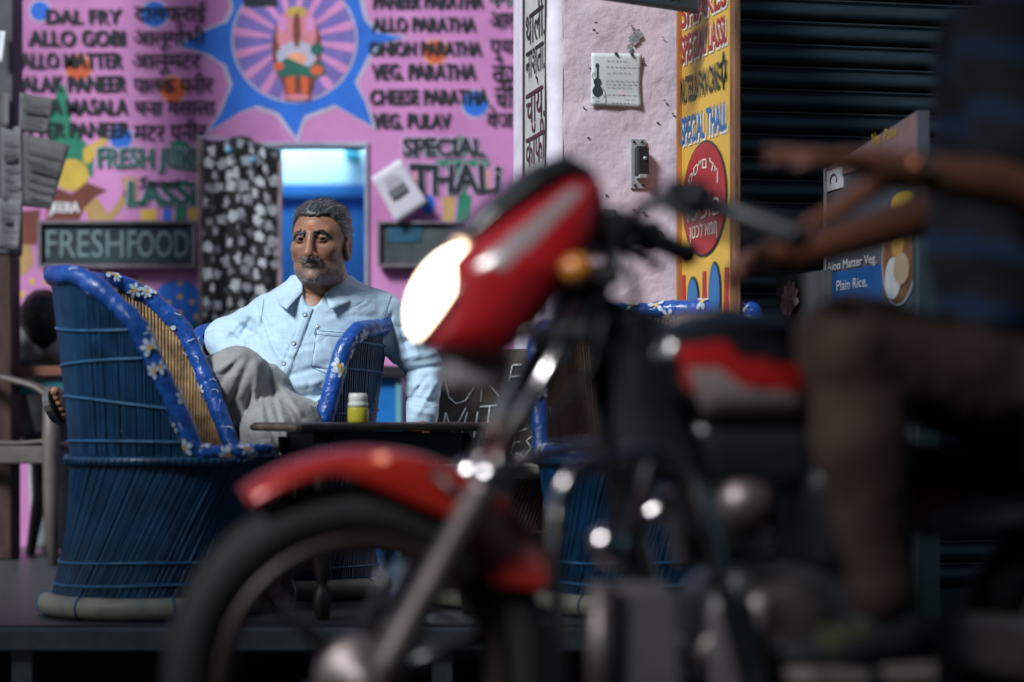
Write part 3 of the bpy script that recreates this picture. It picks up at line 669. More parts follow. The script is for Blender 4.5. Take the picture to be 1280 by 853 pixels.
for k in range(2):    # lower loops of a dark painted script, cut by the picture's top edge
    MB().tube([h0 + hu * (0.115 + 0.075 * k + 0.0055 * t + 0.006 * math.sin(t * 2.1)) + hv * (0.042 + 0.018 * math.sin(t * 1.55 + k)) + hn * 0.0008 for t in [q * 0.35 for q in range(32)]], 0.0022, 5).build('script_stroke', m_ink, hs)

# ---- yellow menu board
Y0, Y1 = PL(850.5, 6.80), PL(912, 6.36); yu = (Y1 - Y0).normalized(); yn = Vector((yu.y, -yu.x, 0)); Ly = (Y1 - Y0).length
zy0, zy1 = PLAT + 0.5, 2.2
yb = empty('menu_board', Vector((Y0.x, Y0.y, zy0)), 'tall yellow menu board with red, black and blue lettering beside the shutter', 'signboard')
m_yel = mat('yellow_board_paint', (0.62, 0.37, 0.05), 0.5, 0.1, 7, 0.1, 60)
MB().prism([(0, 0), (Ly, 0), (Ly, zy1 - zy0), (0, zy1 - zy0)], Y0 + uz * zy0 - yn * 0.018, yu, uz, yn, 0.018).build('panel', m_yel, yb)
MB().box(Y1 + yu * 0.018 - yn * 0.010 + uz * (zy0 + zy1) / 2, (0.034, 0.022, zy1 - zy0), Matrix((yu, -yn, uz)).transposed(), bev=0.004).build('wooden_edge', mat('rusty_wood', (0.16, 0.07, 0.035), 0.7, 0.5, 12, 0.4, 60, stretch=(3, 3, .6)), yb)
MB().box(Y0 + yu * 0.008 + uz * (zy0 + zy1) / 2, (0.016, 0.024, zy1 - zy0), Matrix((yu, -yn, uz)).transposed()).build('thin_edge', mat('orange_edge', (0.35, 0.13, 0.03), 0.6, 0.3), yb)
m_yr = mat('sign_red', (0.34, 0.018, 0.02), 0.5, 0.15, 20); m_yk = mat('sign_green_black', (0.012, 0.035, 0.03), 0.5, 0.1); m_yb = mat('sign_blue', (0.012, 0.13, 0.34), 0.5, 0.15, 20); m_yw = mat('sign_white', (0.72, 0.68, 0.6), 0.5, 0.1)
def ytext(s, z, h, m, a0=0.02, a1=None, halo=True, bold=0.02):
    a1 = a1 or Ly - 0.012
    if halo: lettering(s, Y0 + yu * (a0 + 0.006) + uz * (z - 0.008), yu, uz, yn, a1 - a0, h, m_yw, yb, 0.0025, bold + 0.03, name='lettering_shadow')
    lettering(s, Y0 + yu * a0 + uz * z, yu, uz, yn, a1 - a0, h, m, yb, 0.005, bold)
ytext('SHAKES', 1.787, 0.075, m_yr); ytext('SPECIAL LASSI.', 1.688, 0.078, m_yr); ytext('NUTELLA PAN CAKE', 1.575, 0.074, m_yk, 0.012, Ly - 0.075, False, 0.03)
ytext('SPECIAL THALI.', 1.46, 0.078, m_yb)
sc_ = Y0 + yu * (Ly - 0.04) + uz * 1.618 + yn * 0.004
for fl in (1, -1):
    mb = MB(); pts = [sc_ + yu * (0.028 * math.sin(2 * math.pi * k / 3)) + uz * (fl * 0.05 * math.cos(2 * math.pi * k / 3)) for k in range(3)]
    mb.tube(pts, 0.0022, 5, closed=True).build('drawn_star', m_yk, yb)
def ydisc(name, a, z, ra, rz, m, lift, n=32):
    MB().add([Y0 + yu * (a + ra * math.cos(2 * math.pi * k / n)) + uz * (z + rz * math.sin(2 * math.pi * k / n)) + yn * lift for k in range(n)], [tuple(range(n))]).build(name, m, yb)
zo = EYE + (HY - 249) / F * 6.58
ydisc('oval_rim', 0.235, zo, 0.205, 0.158, m_yk, 0.003); ydisc('painted_oval', 0.235, zo, 0.198, 0.152, m_yr, 0.005)
def arcfn(sgn):
    def f(q):
        q = q.copy(); a = (q[:, 0] - 0.5); q[:, 1] = q[:, 1] * 0.5 + sgn * (0.5 - 2.0 * a * a); return q
    return f
lettering('פס״ם לין', Y0 + yu * 0.10 + uz * (zo + 0.03), yu, uz, yn, 0.27, 0.085, m_yw, yb, 0.007, 0.0, fn=arcfn(1))
lettering('וסיכום', Y0 + yu * 0.09 + uz * (zo - 0.055), yu, uz, yn, 0.29, 0.05, m_yw, yb, 0.007, 0.0)
lettering('ןטכל אמון', Y0 + yu * 0.11 + uz * (zo - 0.115), yu, uz, yn, 0.25, 0.055, m_yw, yb, 0.007, 0.0)
for a, z, r_ in ((0.2, 0.02, 0.014), (0.26, 0.005, 0.016), (0.23, -0.02, 0.012), (0.32, 0.0, 0.012), (0.16, -0.005, 0.012)): ydisc('oval_spot', a, zo + z, r_ * 1.3, r_, mat('oval_dark_spot', (0.12, 0.01, 0.012), 0.6), 0.0072, 12)
zs_ = EYE + (HY - 372) / F * 6.58
for a, rz, m in ((0.13, 0.055, m_yb), (0.33, 0.085, m_yb)): ydisc('painted_spoon_rim', a, zs_, 0.058, rz + 0.008, m_yk, 0.003); ydisc('painted_spoon', a, zs_, 0.05, rz, m, 0.005)
for a in (0.04, 0.235, 0.43): MB().prism([(-0.025, -0.15), (0.025, -0.15), (0.012, 0.07), (-0.012, 0.07)], Y0 + yu * a + uz * zs_, yu, uz, yn, 0.004).build('painted_handle', m_yr, yb)

# ---- rolling shutter, one object per slat
S0, S1 = PL(880, 6.92), PL(1420, 7.25); su = (S1 - S0).normalized(); sn = Vector((su.y, -su.x, 0)); Ls = (S1 - S0).length
sh = empty('rolling_shutter', Vector(((S0.x + S1.x) / 2, (S0.y + S1.y) / 2, PLAT)), 'closed dark blue rolling shutter of the next shop', 'shutter')
m_sh = mat('dark_shutter_paint', (0.011, 0.019, 0.025), 0.42, 0.3, 6, 0.15, 40, stretch=(1, 1, 4), metal=0.2)
pitch = 0.0655; prof = [(0.0, 0.0), (0.012, 0.004), (0.019, 0.014), (0.020, 0.026), (0.015, 0.040), (0.006, 0.049), (0.002, 0.053), (0.010, 0.056), (0.010, 0.062), (0.0, 0.0648)]
mb = MB(); n = len(prof); mb.add([Vector((-Ls / 2, -o_, z_)) for o_, z_ in prof] + [Vector((Ls / 2, -o_, z_)) for o_, z_ in prof], [(i, i + 1, n + i + 1, n + i) for i in range(n - 1)], True)
slat_me = mb.mesh('slat'); slat_me.materials.append(m_sh)
rotz = math.atan2(su.y, su.x)
for k in range(46):
    o = bpy.data.objects.new('slat', slat_me); coll.objects.link(o); o.parent = sh
    o.location = (0, 0, 0.012 + pitch * k); o.rotation_euler = (0, 0, rotz)
slabpoly([S0 - sn * 0.05, S1 - sn * 0.05, S1 - sn * 0.3, S0 - sn * 0.3], PLAT, 3.6, 'backing_wall', m_dark, sh)

# ---- Aloo Matter menu board and flower panel, standing side by side
Q0, Q1 = PL(1032, 6.72), PL(1147, 5.97); qu = (Q1 - Q0).normalized(); qn = Vector((qu.y, -qu.x, 0)); Lq = (Q1 - Q0).length
ab = empty('menu_board', Vector(((Q0.x + Q1.x) / 2, (Q0.y + Q1.y) / 2, PLAT)), 'slate grey printed menu board reading Aloo Matter Veg with a food oval', 'signboard')
zl, zr = EYE + (HY - 211) / F * 6.72, EYE + (HY - 138) / F * 5.97
m_ab = mat('slate_print', (0.06, 0.063, 0.085), 0.4, 0.15, 5)
MB().prism([(0, 0), (Lq, 0), (Lq, zr - PLAT), (0, zl - PLAT)], Q0 + uz * PLAT - qn * 0.03, qu, uz, qn, 0.03).build('panel', m_ab, ab)
MB().box(Q1 + qu * 0.02 - qn * 0.015 + uz * (PLAT + EYE + (HY - 245) / F * 5.97) / 2, (0.04, 0.06, EYE + (HY - 245) / F * 5.97 - PLAT), Matrix((qu, -qn, uz)).transposed(), bev=0.004).build('side_post', mat('teal_grey_post', (0.022, 0.042, 0.05), 0.5, 0.2), ab)
MB().box(Q0 + qu * 0.003 + uz * (PLAT + zl) / 2, (0.008, 0.012, zl - PLAT), Matrix((qu, -qn, uz)).transposed()).build('edge_strip', mat('pale_edge', (0.4, 0.38, 0.4), 0.5), ab)
slope = (zr - zl) / Lq
MB().prism([(0, zl - 0.004), (Lq, zr - 0.004), (Lq, zr - 0.10), (0, zl - 0.035)], Q0, qu, uz, qn, 0.003).build('top_band', mat('rusty_rose_print', (0.20, 0.10, 0.10), 0.5, 0.5, 20, col2=(0.11, 0.09, 0.1)), ab)
m_aw = mat('print_white', (0.42, 0.42, 0.45), 0.5, 0.1); m_ay = mat('print_yellow', (0.35, 0.24, 0.03), 0.5)
def q_at(px, py):
    k = (px - CX) / F; s = (k * Q0.y - Q0.x) / (qu.x - k * qu.y); y = Q0.y + qu.y * s; return s, EYE + (HY - py) / F * y
def qtext(s, x0, yb_, x1, yt_, m, shear=0.0, bold=0.0):
    a, z = q_at(x0, yb_); a2, z2 = q_at(x1, yb_ - (x1 - x0) * 0.36); h = (yb_ - yt_) / F * 6.4
    lettering(s, Q0 + qu * a + uz * z, qu, uz, qn, a2 - a, h, m, ab, 0.005, bold, shear)
s1, z1 = q_at(1036, 358); s2, z2 = q_at(1102, 340)
MB().prism([(0.02, -0.3), (s2, -0.3), (s2, 0.035), (0.02, 0.035)], Q0 + uz * z1, qu, uz, qn, 0.003).build('blue_band', mat('print_blue', (0.008, 0.06, 0.2), 0.5), ab)
qtext('(Dal, Curry,', 1046, 320, 1086, 301, m_aw); qtext('Aloo Matter Veg.', 1036, 343, 1098, 328, m_aw); qtext('Plain Rice,', 1048, 366, 1086, 351, m_aw); qtext('Veg. Pulav', 1092, 185, 1124, 168, m_ay, 0.2)
def qdisc(name, px, py, rpx, rpy, m, lift, n=30):
    a, z = q_at(px, py); a1_, _ = q_at(px + rpx, py); ra = a1_ - a; rz = rpy / F * (Q0.y + qu.y * a)
    MB().add([Q0 + qu * (a + ra * math.cos(2 * math.pi * k / n)) + uz * (z + rz * math.sin(2 * math.pi * k / n)) + qn * lift for k in range(n)], [tuple(range(n))]).build(name, m, ab)
qdisc('oval_rim', 1125, 326, 22, 56, mat('print_grey', (0.28, 0.29, 0.33), 0.5), 0.004); qdisc('food_oval', 1125, 326, 20, 52, mat('print_brown', (0.13, 0.055, 0.03), 0.5, 0.4, 30), 0.006)
qdisc('food_glass', 1126, 300, 8, 26, mat('print_amber', (0.30, 0.17, 0.04), 0.5), 0.008); qdisc('food_bowl', 1131, 336, 10, 20, mat('print_sand', (0.28, 0.21, 0.15), 0.5), 0.0095); qdisc('food_plate', 1120, 348, 10, 26, mat('print_pale', (0.36, 0.36, 0.38), 0.5), 0.0085)
qdisc('price_spot', 1130, 252, 15, 12, m_ay, 0.004)
a_, z_ = q_at(1035, 240); a2_, _ = q_at(1054, 240)
MB().prism([(0, 0), (a2_ - a_, 0), (a2_ - a_, 0.055), (0, 0.055)], Q0 + qu * a_ + uz * z_, qu, uz, qn, 0.004).build('print_label', m_aw, ab)
ls_ = Q0 + qu * (a_ + (a2_ - a_) / 2) + uz * (z_ + 0.026) + qn * 0.006
MB().tube([ls_ + qu * 0.03 * math.cos(t) + uz * 0.016 * math.sin(t) for t in [i * math.pi / 6 for i in range(-1, 8)]], 0.002, 4).build('print_ring', m_gink, ab)
R0, R1 = PL(970, 6.80), PL(1031, 6.42); ru = (R1 - R0).normalized(); rn = Vector((ru.y, -ru.x, 0)); Lr = (R1 - R0).length
fp = empty('flower_panel', Vector(((R0.x + R1.x) / 2, (R0.y + R1.y) / 2, PLAT)), 'low grey panel printed with a pale pink flower behind the right wicker chair', 'signboard')
zf0 = EYE + (HY - 347) / F * 6.8
MB().prism([(0, 0), (Lr, 0), (Lr, zf0 - PLAT), (0, zf0 - PLAT)], R0 + uz * PLAT - rn * 0.02, ru, uz, rn, 0.02).build('panel', mat('charcoal_print', (0.05, 0.055, 0.062), 0.5, 0.3, 9), fp)
fc_ = R0 + ru * 0.13 + uz * (zf0 - 0.075)
for k in range(11):
    an = math.radians(-80 + 16 * k + 90 - 80 + 80) if False else math.radians(-70 + 32 * k)
    e1 = ru * math.sin(an) * 1.35 + uz * math.cos(an); e2 = ru * math.cos(an) * 1.35 - uz * math.sin(an); l = 0.062 if k < 6 else 0.04; lf = 0.003 + 0.0012 * k
    MB().add([fc_ + e1 * (l * t) + e2 * w_ + rn * lf for t, w_ in ((0, -0.006), (0.5, -0.016), (0.85, -0.010), (1.0, 0.0), (0.85, 0.010), (0.5, 0.016), (0, 0.006))], [tuple(range(7))]).build('petal', mat('petal_pale' if k % 2 else 'petal_rose', (0.55, 0.42, 0.42) if k % 2 else (0.42, 0.26, 0.26), 0.6, 0.25, 30), fp)

# ---- awning, houses and wall added out of view to shade the place
m_lane = mat('lane_plaster', (0.09, 0.22, 0.28), 0.85, 0.2, 2, 0.3, 20)  # plaster of the added houses, tinted blue to bounce cool light

# added tarpaulins on poles, cut to shade bike and floor, and an added house
aw = empty('added_shade_awning', (-3.2, 0.9, 0), 'unseen blue tarpaulin awning added over the lane to shade the motorcycle', 'awning')
m_tarp = mat('blue_tarpaulin', (0.025, 0.10, 0.17), 0.8, 0.25, 2)
def tarp(x0, x1, y0, y1):   # y0, y1: functions of x
    def f(a, b):
        x = x0 + (x1 - x0) * a; y = y0(x) + (y1(x) - y0(x)) * b; return Vector((x, y, 3.1 + 0.05 * math.sin(x * 1.3) * math.sin(y * 1.7) - 0.03 * y))
    MB().grid(f, 40, 10).build('tarpaulin', m_tarp, aw, solid=0.004)
tarp(-9, 3.6, lambda x: 2.35 - 0.45 * min(1, max(0, (x + 1.7) / 0.4)) - 0.46 * min(1, max(0, (x + 1.0) / 0.25)), lambda x: 3.72)  # gap between the tarpaulins lets sun onto mudguard and fairing
tarp(-9, 3.6, lambda x: -2.9, lambda x: min(1.42, max(0.95, 0.95 + 3.0 * (x + 1.65))))
for y in (0.9, 4.0): MB().tube([Vector((-9, y, 3.04 - 0.03 * y)), Vector((3.6, y, 3.04 - 0.03 * y))], 0.012, 6).build('rope', m_brownwood, aw)
for x in (-8.8, -5.0, 3.2): MB().tube([Vector((x, -2.8, 0)), Vector((x, -2.8, 3.15))], 0.03, 8).build('pole', m_brownwood, aw)
oh = empty('added_opposite_house', (0, -3.2, 0), 'unseen plastered house added on the far side to block low sky', 'house')  # added behind the camera, keeps low sky off the lane
MB().box((-1, -3.5, 3.0), (22, 0.5, 6.0)).build('wall', m_lane, oh)
for x in (-6, -2.5, 1.5, 5):
    f = MB().box((x, -3.235, 1.1), (1.0, 0.03, 2.2)).build('door', m_brownwood, oh); MB().box((x + 0.4, -3.21, 1.05), (0.03, 0.02, 0.12)).build('handle', m_steel, f)

sw = tag(MB().box((5.4, 1.4, 3.0), (0.5, 9.2, 6.0)).build('added_end_house', m_lane), 'unseen blue house added at the right lane end to cut sky light', 'house')  # added unseen block, reduces sky fill from the right
tag(MB().box((3.65, 7.5, 1.9), (3.5, 0.4, 3.5)).build('added_shop_wall', m_dark), 'unseen dark wall added beyond the rolling shutter to cut sky light', 'wall')  # added out of view, reduces sky fill behind the rider
# grey smudge and small chips on the pillar
for x, y, rr_ in ((791, 50, 7), (786, 60, 4), (797, 44, 5)):
    s_, z_ = onpil(x, y); n_ = 12
    MB().add([A + fu * (s_ + rr_ / 447 * math.cos(2 * math.pi * k / n_) * (1 + .25 * math.sin(3 * k))) + uz * (z_ + rr_ / 447 * math.sin(2 * math.pi * k / n_) * (1 + .3 * math.cos(2 * k))) + fnn * 0.0085 for k in range(n_)], [tuple(range(n_))]).build('smudge', mat('grey_smudge', (0.24, 0.25, 0.27), 0.9, 0.4, 90), pil)
rc = random.Random(3)
for k in range(26):
    s_, z_ = onpil(rc.uniform(700, 845), rc.uniform(20, 300)); MB().box(A + fu * s_ + uz * z_ + fnn * 0.006, (rc.uniform(.002, .008), .006, rc.uniform(.002, .005)), Matrix((fu, -fnn, uz)).transposed()).build('paint_chip', mat('chip_dark', (0.12, 0.10, 0.11), 0.9), pil)
# ================================================================== WICKER CHAIRS
def vinyl_mat(name, base, rough=0.22):
    return mat(name, base, rough, 0.3, 22, 0.9, 38, coat=0.15, bdist=0.008)
m_vin = vinyl_mat('blue_vinyl', (0.010, 0.068, 0.31), 0.32)
m_vinw = mat('white_flower_print', (0.42, 0.50, 0.60), 0.3, 0.4, 60)
m_viny = mat('yellow_flower_print', (0.55, 0.33, 0.05), 0.4)
m_cane = mat('natural_cane', (0.30, 0.19, 0.09), 0.45, 0.55, 30, 0.2, 90)
m_canebr = mat('brown_cane', (0.13, 0.075, 0.045), 0.5, 0.5, 30, 0.2, 90)
m_bluecane = mat('blue_wrapped_cane', (0.004, 0.044, 0.112), 0.38, 0.45, 14, 0.15, 80, coat=0.15)
m_cord = mat('pale_blue_cord', (0.02, 0.11, 0.24), 0.5, 0.4, 30)
m_base = mat('bamboo_ring', (0.36, 0.33, 0.22), 0.5, 0.4, 14, 0.4, 50, col2=(0.18, 0.22, 0.20))
m_seat = mat('woven_seat', (0.05, 0.07, 0.14), 0.7, 0.4, 40, 0.5, 90)

def interp(tab, u):
    for (a, va), (b, vb) in zip(tab, tab[1:]):
        if u <= b: return va + (vb - va) * max(0, (u - a)) / (b - a)
    return tab[-1][1]
def wrap_flowers(pts, r, seed, parent, every=0.085, scale=1.0, name='flower_print'):
    """daisies and leaf strokes printed on a vinyl tube: petals laid on the tube's skin"""
    rr = random.Random(seed); pts = [Vector(p) for p in pts]
    L = [0.0]
    for a, b in zip(pts, pts[1:]): L.append(L[-1] + (b - a).length)
    def at(s):
        s = min(max(s, 0), L[-1] - 1e-4)
        for i in range(len(pts) - 1):
            if s <= L[i + 1]:
                t = (s - L[i]) / max(1e-9, L[i + 1] - L[i]); return pts[i].lerp(pts[i + 1], t), (pts[i + 1] - pts[i]).normalized()
    fl, ce, lf = MB(), MB(), MB()
    def skin(s, arc, off):
        c, t = at(s); a, b = frame_from(t); an = arc / r; return c + (a * math.cos(an) + b * math.sin(an)) * (r + off)
    s = 0.03
    while s < L[-1] - 0.02:
        for k in range(3):
            arc = rr.uniform(0, 2 * math.pi * r); R = rr.uniform(0.018, 0.027) * scale; s0 = s + rr.uniform(-.02, .02)
            if rr.random() < 0.42:
                np_ = rr.choice((5, 6, 7)); ph = rr.uniform(0, 6)
                for q in [q_ for q_ in range(np_) if rr.random() < 0.85]:
                    an = ph + 2 * math.pi * q / np_; e = (math.cos(an), math.sin(an)); n_ = (-e[1], e[0])
                    pl = [(0.25, -.1), (0.6, -.26), (0.92, -.2), (1.05, 0), (0.92, .2), (0.6, .26), (0.25, .1)]
                    fl.add([skin(s0 + R * (a * e[0] + b * n_[0]), arc + R * (a * e[1] + b * n_[1]), 0.0011 + 0.0001 * q) for a, b in pl], [tuple(range(7))])
                ce.add([skin(s0 + 0.28 * R * math.cos(t), arc + 0.28 * R * math.sin(t), 0.0022) for t in [i * math.pi / 4 for i in range(8)]], [tuple(range(8))])
            else:
                a0 = rr.uniform(0, 6); cv = rr.uniform(-1.2, 1.2)
                for w in (0, 1):
                    p_ = [(s0 + 0.02 * t * math.cos(a0 + cv * t), arc + 0.02 * t * math.sin(a0 + cv * t)) for t in (0, .35, .7, 1.0)]
                for i in range(3):
                    (s1, c1), (s2, c2) = p_[i], p_[i + 1]; h = 0.0012
                    lf.add([skin(s1 - h, c1 + h, .0012), skin(s2 - h, c2 + h, .0012), skin(s2 + h, c2 - h, .0012), skin(s1 + h, c1 - h, .0012)], [(0, 1, 2, 3)])
        s += every * rr.uniform(0.7, 1.2)
    for m_, b_, n_ in ((m_vinw, fl, 'flower_print'), (m_viny, ce, 'flower_centre_print'), (m_vinw, lf, 'leaf_print')):
        if b_.v: tag(b_.build(n_, m_, parent, world=False), kind='stuff')

def wicker_chair(loc, yaw, label, tab, seed, base_mat=m_bluecane, inner=m_cane, R_base=0.265, R_seat=0.25, hs=0.395, ncane=190, twist=26, cords=(0.12, 0.28), back_cords=(0.1, 0.3, 0.52, 0.72), off=0.045, lean=0.06):
    rr = random.Random(seed)
    ch = empty('wicker_chair', loc, label, 'chair', 'blue wicker barrel chairs', (0, 0, yaw))
    top = tab[0][1]
    def rad(u, z, extra=0.0):
        k = (z - hs) / (top - hs); ln = lean * max(0, math.cos(math.radians(u))) + 0.018
        return R_seat + ln * k + 0.012 * k * k + extra
    def pt(th, z, extra=0.0):
        u = abs(180 - (th % 360)); r = rad(u, z, extra); t = math.radians(th); cx = off * min(1, z / hs)
        return Vector((cx + r * math.cos(t), r * math.sin(t), z))
    def pb(th, f, extra=0.0):      # base: hyperboloid between ring and seat
        r0, r1 = R_base - 0.012 + extra, R_seat + 0.004 + extra
        a0, a1 = math.radians(th - twist / 2), math.radians(th + twist / 2)
        p0 = Vector((r0 * math.cos(a0), r0 * math.sin(a0), 0.045)); p1 = Vector((off + r1 * math.cos(a1), r1 * math.sin(a1), hs - 0.01))
        q = p0.lerp(p1, f); ax = Vector((off * f, 0, q.z)); dlt = q - ax; need = r0 + (r1 - r0) * f - 0.012 * math.sin(math.pi * f)
        return ax + dlt * (need / max(dlt.length, 1e-6))
    # bottom bamboo hoop (bundle), lashed
    MB().torus((0, 0, 0.03), R_base, 0.028, (0, 0, 1), 56, 10, 1.0).build('base_ring', m_base, ch, world=False)
    lash = MB()
    for k in range(7):
        an = math.radians(k * 51 + seed * 13); c = Vector((R_base * math.cos(an), R_base * math.sin(an), 0.03)); e = Vector((math.cos(an), math.sin(an), 0))
        lash.tube([c + (e * math.cos(t) + uz * math.sin(t)) * 0.0295 for t in [i * math.pi / 5 for i in range(10)]], 0.003, 4, closed=True)
    lash.build('ring_lashing', m_cord, ch, world=False)
    # base canes: outer diagonal layer, inner layer leaning the other way
    mb = MB()
    for k in range(ncane):
        th = 360 * k / ncane + rr.uniform(-.5, .5); mb.tube([pb(th, f, rr.uniform(-.001, .0015)) for f in (0, .33, .66, 1)], rr.uniform(.0036, .0050), 5, caps=False)
    tag(mb.build('base_canes', base_mat, ch, world=False, fixn=False), kind='stuff')
    mb = MB()
    def pbi(th, f):
        t = math.radians(th - twist * (f - 0.5)); r = (R_base - 0.026) + (R_seat - 0.014 - R_base + 0.026) * f - 0.012 * math.sin(math.pi * f); return Vector((off * f + r * math.cos(t), r * math.sin(t), 0.045 + (hs - 0.06) * f))
    for k in range(ncane // 2):
        th = 720 * k / ncane; mb.tube([pbi(th, f) for f in (0, .33, .66, 1)], 0.005, 4, caps=False)
    tag(mb.build('inner_base_canes', base_mat if base_mat is m_bluecane else inner, ch, world=False, fixn=False), kind='stuff')
    # hoops and cords round the base
    for i, f in enumerate(cords):
        cp = [pb(th, f + 0.012 * math.sin(math.radians(th) * 2 + seed + i), 0.006) for th in range(0, 360, 6)]
        MB().tube(cp, 0.0042, 6, closed=True).build('base_cord', m_cord, ch, world=False)
    sr = [Vector((off + (R_seat + 0.012) * math.cos(math.radians(t)), (R_seat + 0.012) * math.sin(math.radians(t)), hs + 0.002)) for t in range(0, 360, 6)]
    MB().tube(sr, 0.013, 8, closed=True).build('waist_rope', m_bluecane, ch, world=False)
    wr = MB()
    for k in range(90):
        t = math.radians(4 * k); e = Vector((math.cos(t), math.sin(t), 0)); c = Vector((off, 0, hs + 0.002)) + e * (R_seat + 0.012); tg = Vector((-e.y, e.x, 0))
        wr.tube([c + (e * math.cos(a) + uz * math.sin(a)) * 0.0142 + tg * 0.006 * math.sin(a) for a in [i * math.pi / 3 for i in range(6)]], 0.0026, 3, closed=True)
    tag(wr.build('waist_binding', m_bluecane, ch, world=False, fixn=False), kind='stuff')
    # seat
    MB().lathe([(0.0, hs + 0.012), (0.12, hs + 0.010), (R_seat - 0.01, hs + 0.004), (R_seat - 0.006, hs - 0.014), (0, hs - 0.02)], 36, (off, 0, 0)).build('seat', m_seat, ch, world=False)
    # back and arms: outer canes, inner canes, cords
    u_end = tab[-1][0]; rim = []
    mb, mi = MB(), MB(); nb = int(ncane * u_end / 180)
    for k in range(nb + 1):
        th = 180 - u_end + 2 * u_end * k / nb; u = abs(180 - th); h = interp(tab, u)
        if h - hs < 0.03: continue
        jt = rr.uniform(-.6, .6)
        mb.tube([pt(th + jt * (1 - f), hs + (h - hs) * f, 0.004) for f in (0, .35, .7, 1)], rr.uniform(.0036, .0050), 5, caps=False)
        mi.tube([pt(th + 1.1, hs + (h - hs) * f, -0.009) for f in (0, .35, .7, 1)], rr.uniform(.0042, .0055), 5, caps=False)
    tag(mb.build('back_canes', base_mat, ch, world=False, fixn=False), kind='stuff'); tag(mi.build('inner_canes', inner, ch, world=False, fixn=False), kind='stuff')
    wv = MB()
    for j in range(5):
        f = 0.16 + 0.17 * j; sg = [pt(180 - u_end + 2 * u_end * k / 60, hs + (top - hs) * f, -0.002) for k in range(61) if interp(tab, abs(u_end - 2 * u_end * k / 60)) > hs + (top - hs) * f + 0.02]
        if len(sg) > 3: wv.tube(sg, 0.0045, 5)
    tag(wv.build('weft_canes', inner, ch, world=False, fixn=False), kind='stuff')
    for i, f in enumerate(back_cords):
        wob = rr.uniform(-.05, .05)
        sg = []
        for k in range(81):
            th = 180 - u_end + 2 * u_end * k / 80; z = hs + (top - hs) * (f + wob * math.cos(math.radians(th) * 1.5 + i)); 
            if interp(tab, abs(180 - th)) > z + 0.015: sg.append(pt(th, z, 0.0095 + 0.001 * math.sin(k * 1.7)))
        if len(sg) > 3: MB().tube(sg, 0.0038, 6).build('back_cord', m_cord, ch, world=False)
    # vinyl-wrapped rim from arm end to arm end, and the front seat rim
    n = 150
    for k in range(n + 1):
        th = 180 - u_end + 2 * u_end * k / n; u = abs(180 - th); rim.append(pt(th, max(hs + 0.012, interp(tab, u)), -0.002))
    for _ in range(3): rim = [rim[0]] + [(rim[i - 1] + rim[i] * 2 + rim[i + 1]) / 4 for i in range(1, len(rim) - 1)] + [rim[-1]]
    rs = [0.0252 + rr.uniform(-.0016, .0016) + 0.0016 * math.sin(i * 0.43 + seed) for i in range(n + 1)]
    rm = MB().tube(rim, rs, 12).build('rim', m_vin, ch, world=False); wrap_flowers(rim, 0.028, seed, rm, 0.06)
    fr = [Vector((off + (R_seat + 0.004) * math.cos(math.radians(t)), (R_seat + 0.004) * math.sin(math.radians(t)), hs + 0.02)) for t in range(-int(180 - u_end) - 2, int(180 - u_end) + 3, 4)]
    fm = MB().tube(fr, [0.022 + 0.0014 * math.sin(i * 2.1) for i in range(len(fr))], 10).build('front_rim', m_vin, ch, world=False); wrap_flowers(fr, 0.0245, seed + 50, fm, 0.06)
    return ch
tabA = [(0, .872), (50, .862), (66, .82), (84, .74), (119, .40)]
tabC = [(0, .80), (48, .785), (66, .745), (92, .735), (104, .70), (122, .40)]
tabB = [(0, .85), (48, .82), (66, .755), (92, .745), (104, .70), (122, .40)]
def at_floor(px, d): return PZ(px, d, PLAT)
wicker_chair(at_floor(190, 6.25), math.radians(-5), 'large blue wicker chair in the left foreground, turned side-on', tabA, 3, lean=0.022, off=0.052)
wicker_chair(at_floor(362, 6.86), math.radians(-120), 'blue wicker chair with flowered vinyl arms in which the grey-haired man sits', tabB, 11)
wicker_chair(at_floor(806, 6.31), math.radians(-118), 'dark blue wicker chair behind the motorcycle, in front of the yellow menu board', tabC, 23, inner=m_canebr)

# wicker stool (natural brown cane)
def wicker_stool(loc, label):
    st = empty('wicker_stool', loc, label, 'stool'); rr = random.Random(4)
    MB().torus((0, 0, 0.028), 0.175, 0.026, (0, 0, 1), 44, 10).build('base_ring', m_base, st, world=False)
    MB().torus((0, 0, 0.36), 0.165, 0.018, (0, 0, 1), 44, 10).build('top_ring', m_base, st, world=False)
    for nm, sg, r_ in (('outer_canes', 1, 0.0), ('inner_canes', -1, -0.012)):
        mb = MB()
        for k in range(84):
            a0 = math.radians(360 * k / 84); a1 = a0 + sg * math.radians(42)
            pts = []
            for f in (0, .25, .5, .75, 1):
                a = a0 + (a1 - a0) * f; r = 0.165 + r_ - 0.022 * math.sin(math.pi * f); pts.append((r * math.cos(a), r * math.sin(a), 0.045 + 0.31 * f))
            mb.tube(pts, 0.0042, 5, caps=False)
        tag(mb.build(nm, m_canebr, st, world=False, fixn=False), kind='stuff')
    MB().torus((0, 0, 0.2), 0.146, 0.006, (0, 0, 1), 44, 6).build('waist_cord', m_canebr, st, world=False)
    MB().lathe([(0.0, 0.372), (0.14, 0.37), (0.158, 0.362), (0.15, 0.345), (0, 0.34)], 32).build('seat', m_seat, st, world=False)
    return st
wicker_stool(at_floor(627, 6.5), 'brown wicker stool with pale rings behind the motorcycle fork')

